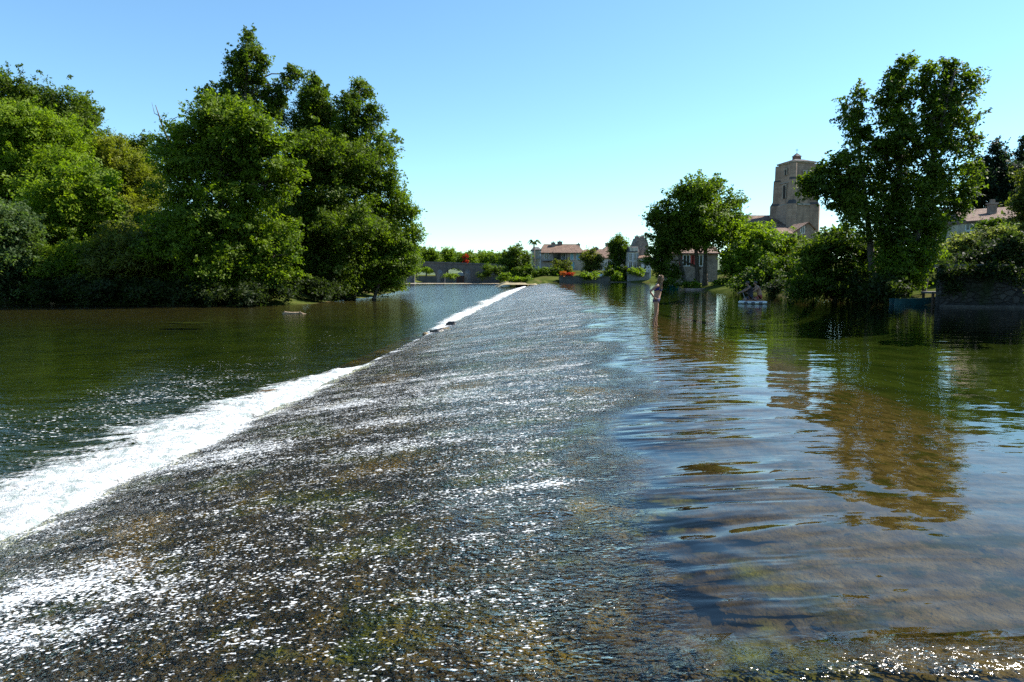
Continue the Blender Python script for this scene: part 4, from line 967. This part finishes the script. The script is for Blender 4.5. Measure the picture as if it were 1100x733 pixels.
t = empty('jetty', (c.x, 36.4, 0), R(-10), 'dark wooden jetty with plank deck right of the teal boat', 'jetty')
MB().box(-1.0, 1.0, -.7, .7, .62, .72).build('deck', plain('grey_planks', (.13,.12,.11), .8, .3, 5), t)
for (px, py) in ((-.9,-.6),(.9,-.6),(-.9,.6),(.9,.6)): MB().tube([(px,py,-1.4),(px,py,.618)], [.07,.07], 8).build('post', M_wood(), t)
MB().box(-.95, .95, -.68, -.64, .2, .32).build('crossbeam', M_wood(), t)
c = P(1021, 319, 36.2)
o = MB().box(-.5, 1.3, -.04, .04, 0, .05).build('mooring_plank', plain('grey_planks', (.13,.12,.11), .8), None); o.location = (c.x, 35.5, .45); o.rotation_euler = (0, R(-6), R(15))
tag(o, 'pale plank sticking out over the water from the jetty', 'plank')
c = P(757, 311, 76); o = MB().prism([(-1.9,-.8),(1.9,-.8),(1.9,.12),(-1.9,.16)], 0, 1.2).build('stone_ledge', plain('pink_stone', (.28,.2,.17), .9, .3, 2, .02), None)
o.location = (c.x, 76.5, 0); tag(o, 'pinkish stone landing at the foot of the large round tree', 'ledge')

tree('ivy', 'ivy and weeds trailing over the face of the right retaining wall', 'ivy', 1050, 34, [(1015,294,9,9,.3),(1035,291,12,6,.0),(1060,292,9,8,-.5),(1080,291,14,6,-1.0),(1095,298,8,12,-1.3),(1022,310,6,9,.2)], 'shade', .13, .9, .3, trunk=False, base_z=0)
# ------------------------------------------------------------------ rocks and drift
def rock(name, label, cat, loc, r, mat, seed, flat=.6, group=None):
    bm = bmesh.new(); bmesh.ops.create_icosphere(bm, subdivisions=4, radius=1)
    rs = np.random.RandomState(seed); ph = rs.rand(3, 3)*6; cuts = [(Vector(rs.normal(size=3)).normalized(), .62+.25*rs.rand()) for _ in range(9)]
    for v in bm.verts:
        c = v.co.copy()
        for nrm_, d_ in cuts:
            e = c.dot(nrm_) - d_
            if e > 0: c -= nrm_*e*.9
        c *= 1 + .06*math.sin(c.x*5+ph[0,0])*math.sin(c.y*6+ph[0,1]) + .04*math.sin(c.z*9+c.x*7+ph[1,0]) + .02*math.sin(c.y*17+ph[1,1])*math.sin(c.x*15)
        v.co = Vector((c.x*r[0], c.y*r[1], c.z*r[2]))
    me = bpy.data.meshes.new(name); bm.to_mesh(me); bm.free()
    o = link_mesh(name, me, mat, None, True); o.location = loc
    return tag(o, label, cat, group)
M_rock = plain('wet_rock', (.02,.017,.013), .35, .5, 5, .02, 0, .5); M_rock2 = plain('tan_rock', (.16,.115,.06), .8, .4, 5, .02)
c = P(470, 366, 29.5); rock('rock', 'large black wet rock at the toe of the weir', 'rock', (c.x, 29.5, -.92), (.36,.3,.25), M_rock, 3, group='rocks at the weir toe')
c = P(457, 368, 29); rock('rock', 'small tan-topped rock left of the black rock at the weir toe', 'rock', (c.x, 29.2, -.98), (.17,.15,.13), M_rock2, 5, group='rocks at the weir toe')
c = P(477, 364, 30); rock('rock', 'low brown rock right behind the large black rock', 'rock', (c.x+.02, 30.6, -.92), (.3,.22,.17), M_rock2, 8, group='rocks at the weir toe')
c = P(485, 360, 33); rock('rock', 'smooth dark rock farthest along the weir toe in the foam', 'rock', (c.x, 33.5, -.88), (.34,.3,.22), M_rock, 12, group='rocks at the weir toe')
c = P(300, 425, 13.6); rock('weed_clump', 'brown weedy clump breaking the white foam', 'weed', (P(291,425,14.5).x, 14.5, -.95), (.32,.12,.08), plain('brown_weed', (.10,.06,.02), .8, .4, 8, .02), 21)
rock('rock', 'tan boulder at the left edge of the left bank waterline', 'rock', (P(0,326,63).x-.4, 62.2, -.95), (.55,.4,.42), M_rock2, 30)
rock('rock', 'pale stone on the shaded waterline of the left bank', 'rock', (P(58,326,62).x, 61.8, -1.0), (.3,.25,.2), M_rock2, 31)
c = P(315, 337, 46)
t = empty('driftwood', (c.x, 46, -1.06), R(4), 'pale driftwood branch lying on the water off the left bank', 'driftwood')
m = MB(); m.tube([(-.75,0,.0),(-.5,.05,.13),(-.1,0,.1),(.4,.02,.12),(.9,0,.02)], [.05,.1,.09,.08,.03], 7); m.tube([(-.5,.05,.13),(-.6,.2,.22),(-.8,.3,.12)], [.05,.03,.015], 5); m.tube([(.35,.02,.1),(.5,-.15,.2),(.7,-.2,.06)], [.05,.04,.015], 5)
m.build('branch', plain('driftwood', (.28,.2,.13), .8, .4, 6, .02), t, True)
rock('weed_clump', 'mossy green weed bed just breaking the surface off the left bank', 'weed', (P(200,346,38).x, 38, -1.075), (1.3,.5,.06), plain('green_weed', (.07,.09,.015), .8, .5, 6, .02), 41)

# ------------------------------------------------------------------ people
M_skin = lambda n='skin', c=(.42,.22,.14): plain(n, c, .5, .06, 3, 0, 0, .4)
def skin_body(name, J, E, root, mat, parent, sub=2):
    """J: joint -> (x,y,z,r); one continuous skinned surface"""
    names = list(J); idx = {n: i for i, n in enumerate(names)}
    me = bpy.data.meshes.new(name); me.from_pydata([J[n][:3] for n in names], [(idx[a], idx[b]) for a, b in E], [])
    o = bpy.data.objects.new(name, me); COL.objects.link(o)
    sk = o.modifiers.new('skin', 'SKIN'); sk.use_smooth_shade = True
    for i, n in enumerate(names):
        v = me.skin_vertices[0].data[i]; r = J[n][3]
        v.radius = (r, r) if not isinstance(r, tuple) else r
        v.use_root = (n == root)
    ss = o.modifiers.new('subsurf', 'SUBSURF'); ss.levels = sub; ss.render_levels = sub
    bpy.context.view_layer.update()
    dg = bpy.context.evaluated_depsgraph_get(); em = bpy.data.meshes.new_from_object(o.evaluated_get(dg))
    bpy.data.objects.remove(o); em.name = name
    em.materials.clear()
    return link_mesh(name, em, mat, parent, True)
def shell(name, body, test, off, mat, parent):
    """clothing: the body's faces passing the test, pushed out along the normals"""
    bm = bmesh.new(); bm.from_mesh(body.data)
    bmesh.ops.delete(bm, geom=[f for f in bm.faces if not test(f.calc_center_median())], context='FACES')
    bm.normal_update()
    for v in bm.verts: v.co += v.normal*off
    me = bpy.data.meshes.new(name); bm.to_mesh(me); bm.free()
    me.materials.clear()
    o = link_mesh(name, me, mat, parent, True)
    s_ = o.modifiers.new('solid', 'SOLIDIFY'); s_.thickness = .004; s_.offset = 0
    return o
def hand(J, E, tag_, wrist, palm, dirv, side, up):
    """palm, four fingers and a thumb"""
    J[tag_+'palm'] = (*palm, .026); E.append((wrist, tag_+'palm'))
    d = Vector(dirv).normalized(); s_ = Vector(side).normalized(); u = Vector(up).normalized(); p = Vector(palm)
    for i, (o_, l) in enumerate(((-.024, .07), (-.008, .08), (.008, .075), (.024, .06))):
        a = p + d*.03 + s_*o_; b = a + d*l*.55 + u*.006; c = b + d*l*.4 - u*.018
        for nm, q_ in (('a', a), ('b', b), ('c', c)): J[f'{tag_}f{i}{nm}'] = (*q_, .0085 if nm != 'c' else .007)
        E += [(tag_+'palm', f'{tag_}f{i}a'), (f'{tag_}f{i}a', f'{tag_}f{i}b'), (f'{tag_}f{i}b', f'{tag_}f{i}c')]
    a = p - s_*.032 + d*.005; b = a - s_*.02 + d*.035
    J[tag_+'ta'] = (*a, .011); J[tag_+'tb'] = (*b, .009); E += [(tag_+'palm', tag_+'ta'), (tag_+'ta', tag_+'tb')]

# woman wading on the sill, facing right, hand on her hip
c = P(705.5, 347, 22.0)
wo = empty('person', (c.x-.03, 22.0, -.13), R(-12), 'woman in a blue bikini with long light brown hair wading ankle-deep with hand on hip', 'person')
J = {'pel': (.0,0,.93,(.115,.15)), 'wa': (.03,0,1.08,(.085,.115)), 'ch': (.045,0,1.24,(.095,.135)), 'up': (.045,0,1.36,(.075,.12)), 'ne': (.075,0,1.45,.045), 'ch_': (.115,0,1.515,.062), 'hd': (.135,0,1.585,(.088,.074)), 'tp': (.135,0,1.655,.06), 'ns': (.228,0,1.535,.010)}
E = [('pel','wa'),('wa','ch'),('ch','up'),('up','ne'),('ne','ch_'),('ch_','hd'),('hd','tp'),('hd','ns')]
for s_, t_ in ((-1, 'r'), (1, 'l')):
    J.update({t_+'sh': (.03, s_*.165, 1.375, .048), t_+'el': (-.2, s_*.27, 1.18, .036), t_+'wr': (-.075, s_*.2, 1.0, .026),
              t_+'hp': (-.005, s_*.085, .86, (.095,.085)), t_+'th': (.005, s_*.085, .68, .075), t_+'kn': (.012 + .02*s_, s_*.085, .48, .046), t_+'cf': (-.02 + .02*s_, s_*.085, .34, .045), t_+'an': (-.035 + .05*s_, s_*.085, .085, .03), t_+'he': (-.06+.03*s_, s_*.07, .035, .032), t_+'to': (.1+.03*s_, s_*.078, .025, .026)})
    E += [('up', t_+'sh'), (t_+'sh', t_+'el'), (t_+'el', t_+'wr'), ('pel', t_+'hp'), (t_+'hp', t_+'th'), (t_+'th', t_+'kn'), (t_+'kn', t_+'cf'), (t_+'cf', t_+'an'), (t_+'an', t_+'he'), (t_+'an', t_+'to')]
    hand(J, E, t_+'h', t_+'wr', (-.035, s_*.165, .965), (.7, -s_*.15, -.6), (.55, 0, .75), (0, s_, .2))
body = skin_body('body', J, E, 'pel', M_skin('tanned_skin', (.27,.135,.08)), wo)
M_bik = plain('blue_bikini', (.012,.018,.16), .6, .3, 20); M_bik2 = plain('dark_bikini', (.03,.02,.07), .6, .5, 18)
shell('bikini_top', body, lambda p: 1.215 < p.z < 1.315 and abs(p.y) < .145 and p.x > -.2 and (p.x > -.02 or p.z < 1.245), .01, M_bik, wo)
shell('bikini_bottom', body, lambda p: .83 < p.z < .965 and abs(p.y) < .2 and not (p.x < -.13) and abs(p.y) + .0 < .16 and (p.z > .87 or abs(p.y) < .11), .009, M_bik2, wo)
m = MB()  # bust, part of the top
rs = np.random.RandomState(2)
hm = MB()
for i in range(150):
    a = math.pi*(.18 + 1.64*i/149) + rs.normal()*.05; rr = .088
    x_, y_ = math.cos(a), math.sin(a); ll = 1.2 + rs.rand()*.12
    top = (.125+.02*x_+rs.normal()*.012, .02*y_+rs.normal()*.012, 1.70)
    fw = .04 if x_ < 0 else .06
    hm.tube([top, (.128+x_*.07, y_*.062, 1.685), (.125+x_*.094, y_*.084, 1.61), (.11+x_*.08, y_*.085, 1.5), (.085+x_*.075+fw*.4, y_*.105, 1.38), (.08+x_*.06+fw, y_*.115, ll)], [.012,.014,.015,.015,.013,.003], 4)
hm.build('hair', plain('light_brown_hair', (.14,.075,.03), .4, .35, 30), wo)
for s_ in (-1, 1):
    bm = bmesh.new(); bmesh.ops.create_icosphere(bm, subdivisions=2, radius=.011); me = bpy.data.meshes.new('eye'); bm.to_mesh(me); bm.free()
    e = link_mesh('eye', me, plain('eye_dark', (.03,.02,.015), .2), wo, True); e.location = (.208, s_*.032, 1.575)

# two people on a small white inflatable
c = P(808.5, 324, 38.2)
rb = empty('inflatable_raft', (c.x, 38.2, 0), R(-14), 'small white and navy inflatable raft carrying two people', 'raft')
m = MB(); pts = []
for i in range(25):
    a = 2*math.pi*i/24; pts.append(((.70)*math.copysign(abs(math.cos(a))**.6, math.cos(a)), .42*math.copysign(abs(math.sin(a))**.7, math.sin(a)), .08))
m.tube(pts, [.07]*25, 10, False); m.build('tube', plain('white_vinyl', (.5,.52,.52), .35, .05, 2), rb, True)
MB().prism([(-.62,.02),(.62,.02),(.62,.09),(-.62,.09)], -.33, .33).build('floor', plain('navy_vinyl', (.02,.03,.06), .4), rb)
for xx in (-.4, -.02, .38): MB().box(xx-.09, xx+.09, -.498, -.482, .03, .12).build('stripe', plain('navy_vinyl', (.02,.03,.06), .4), rb)
def kneeler(loc, rz, label, skin, shirt, shorts, hair, lean, reach, bare=False):
    t = empty('person', loc, rz, label, 'person', 'people on the raft'); t.scale = (1.08,)*3
    J = {'pel': (-.12,0,.27,(.12,.14)), 'wa': (-.08+lean*.25,0,.45,(.1,.13)), 'ch': (-.05+lean*.6,0,.62,(.11,.15)), 'up': (-.02+lean*.85,0,.75,(.085,.13)), 'ne': (.02+lean,0,.84,.048), 'jw': (.055+lean*1.1,0,.9,.06), 'hd': (.065+lean*1.15,0,.97,(.092,.078)), 'tp': (.06+lean*1.15,0,1.04,.06), 'ns': (.165+lean*1.15,0,.93,.011)}
    E = [('pel','wa'),('wa','ch'),('ch','up'),('up','ne'),('ne','jw'),('jw','hd'),('hd','tp'),('hd','ns')]
    for s_, t_ in ((-1,'r'),(1,'l')):
        J.update({t_+'sh': (-.02+lean*.85, s_*.19, .765, .055), t_+'el': (.14+lean+reach*.3, s_*.24, .55+reach*.1, .04), t_+'wr': (.33+lean+reach*.2, s_*.15, .48+reach*.1, .028),
                  t_+'hp': (-.06, s_*.1, .24, .095), t_+'kn': (.3, s_*.14, .13, .062), t_+'cf': (.08, s_*.16, .08, .055), t_+'an': (-.2, s_*.16, .06, .036), t_+'to': (-.32, s_*.16, .04, .026)})
        E += [('up',t_+'sh'),(t_+'sh',t_+'el'),(t_+'el',t_+'wr'),('pel',t_+'hp'),(t_+'hp',t_+'kn'),(t_+'kn',t_+'cf'),(t_+'cf',t_+'an'),(t_+'an',t_+'to')]
        w0 = J[t_+'wr']; hand(J, E, t_+'h', t_+'wr', (w0[0]+.06, w0[1]-s_*.01, w0[2]-.02), (.8, -s_*.2, -.4), (0, s_, 0), (0, 0, 1))
    b = skin_body('body', J, E, 'pel', skin, t)
    if shirt: shell('shirt', b, lambda p: (p.z > .3 and p.z < .79 and abs(p.y) < .2 and p.x < .1+lean*.9), .012, shirt, t)
    shell('shorts', b, lambda p: p.z < .37 and p.x > -.25 and p.x < .17 and (p.z > .14), .013, shorts, t)
    bm = bmesh.new(); bmesh.ops.create_icosphere(bm, subdivisions=3, radius=1)
    bmesh.ops.delete(bm, geom=[v for v in bm.verts if v.co.x > .35 and v.co.z < .35 or v.co.z < -.55], context='VERTS')
    for v in bm.verts: v.co = Vector((.055+lean*1.15+v.co.x*.108, v.co.y*.094, .985+v.co.z*.1*(1+.08*math.sin(v.co.x*9+v.co.y*7))))
    me = bpy.data.meshes.new('hair'); bm.to_mesh(me); bm.free(); link_mesh('hair', me, hair, t, True)
    return t
M_dk = plain('black_shirt', (.012,.012,.016), .8, .3, 9); M_redsh = plain('red_shorts', (.28,.05,.04), .7, .2, 9); M_navy = plain('navy_shorts', (.015,.02,.04), .8, .2, 9)
M_dh = plain('dark_hair', (.035,.022,.015), .5, .3, 30)
kneeler((c.x-.22, 38.1, .09), R(172), 'person kneeling in dark clothes at the front of the white raft', M_skin('skin_b', (.22,.115,.07)), M_dk, M_navy, M_dh, .06, .3)
kneeler((c.x+.34, 38.25, .09), R(180), 'bare-backed person in red shorts kneeling behind on the raft', M_skin('skin_c', (.27,.14,.085)), None, M_redsh, M_dh, .12, .2)
t = empty('paddle', (c.x-.4, 37.9, .2), R(160), 'short paddle held over the side of the white raft', 'paddle')
MB().tube([(.25,0,.45),(.1,.05,.0),(.0,.1,-.25)], [.016,.016,.016], 8).build('shaft', M_grey(), t)
MB().prism([(-.09,-.55),(.09,-.55),(.07,-.25),(-.07,-.25)], .09, .11).build('blade', M_white(), t)
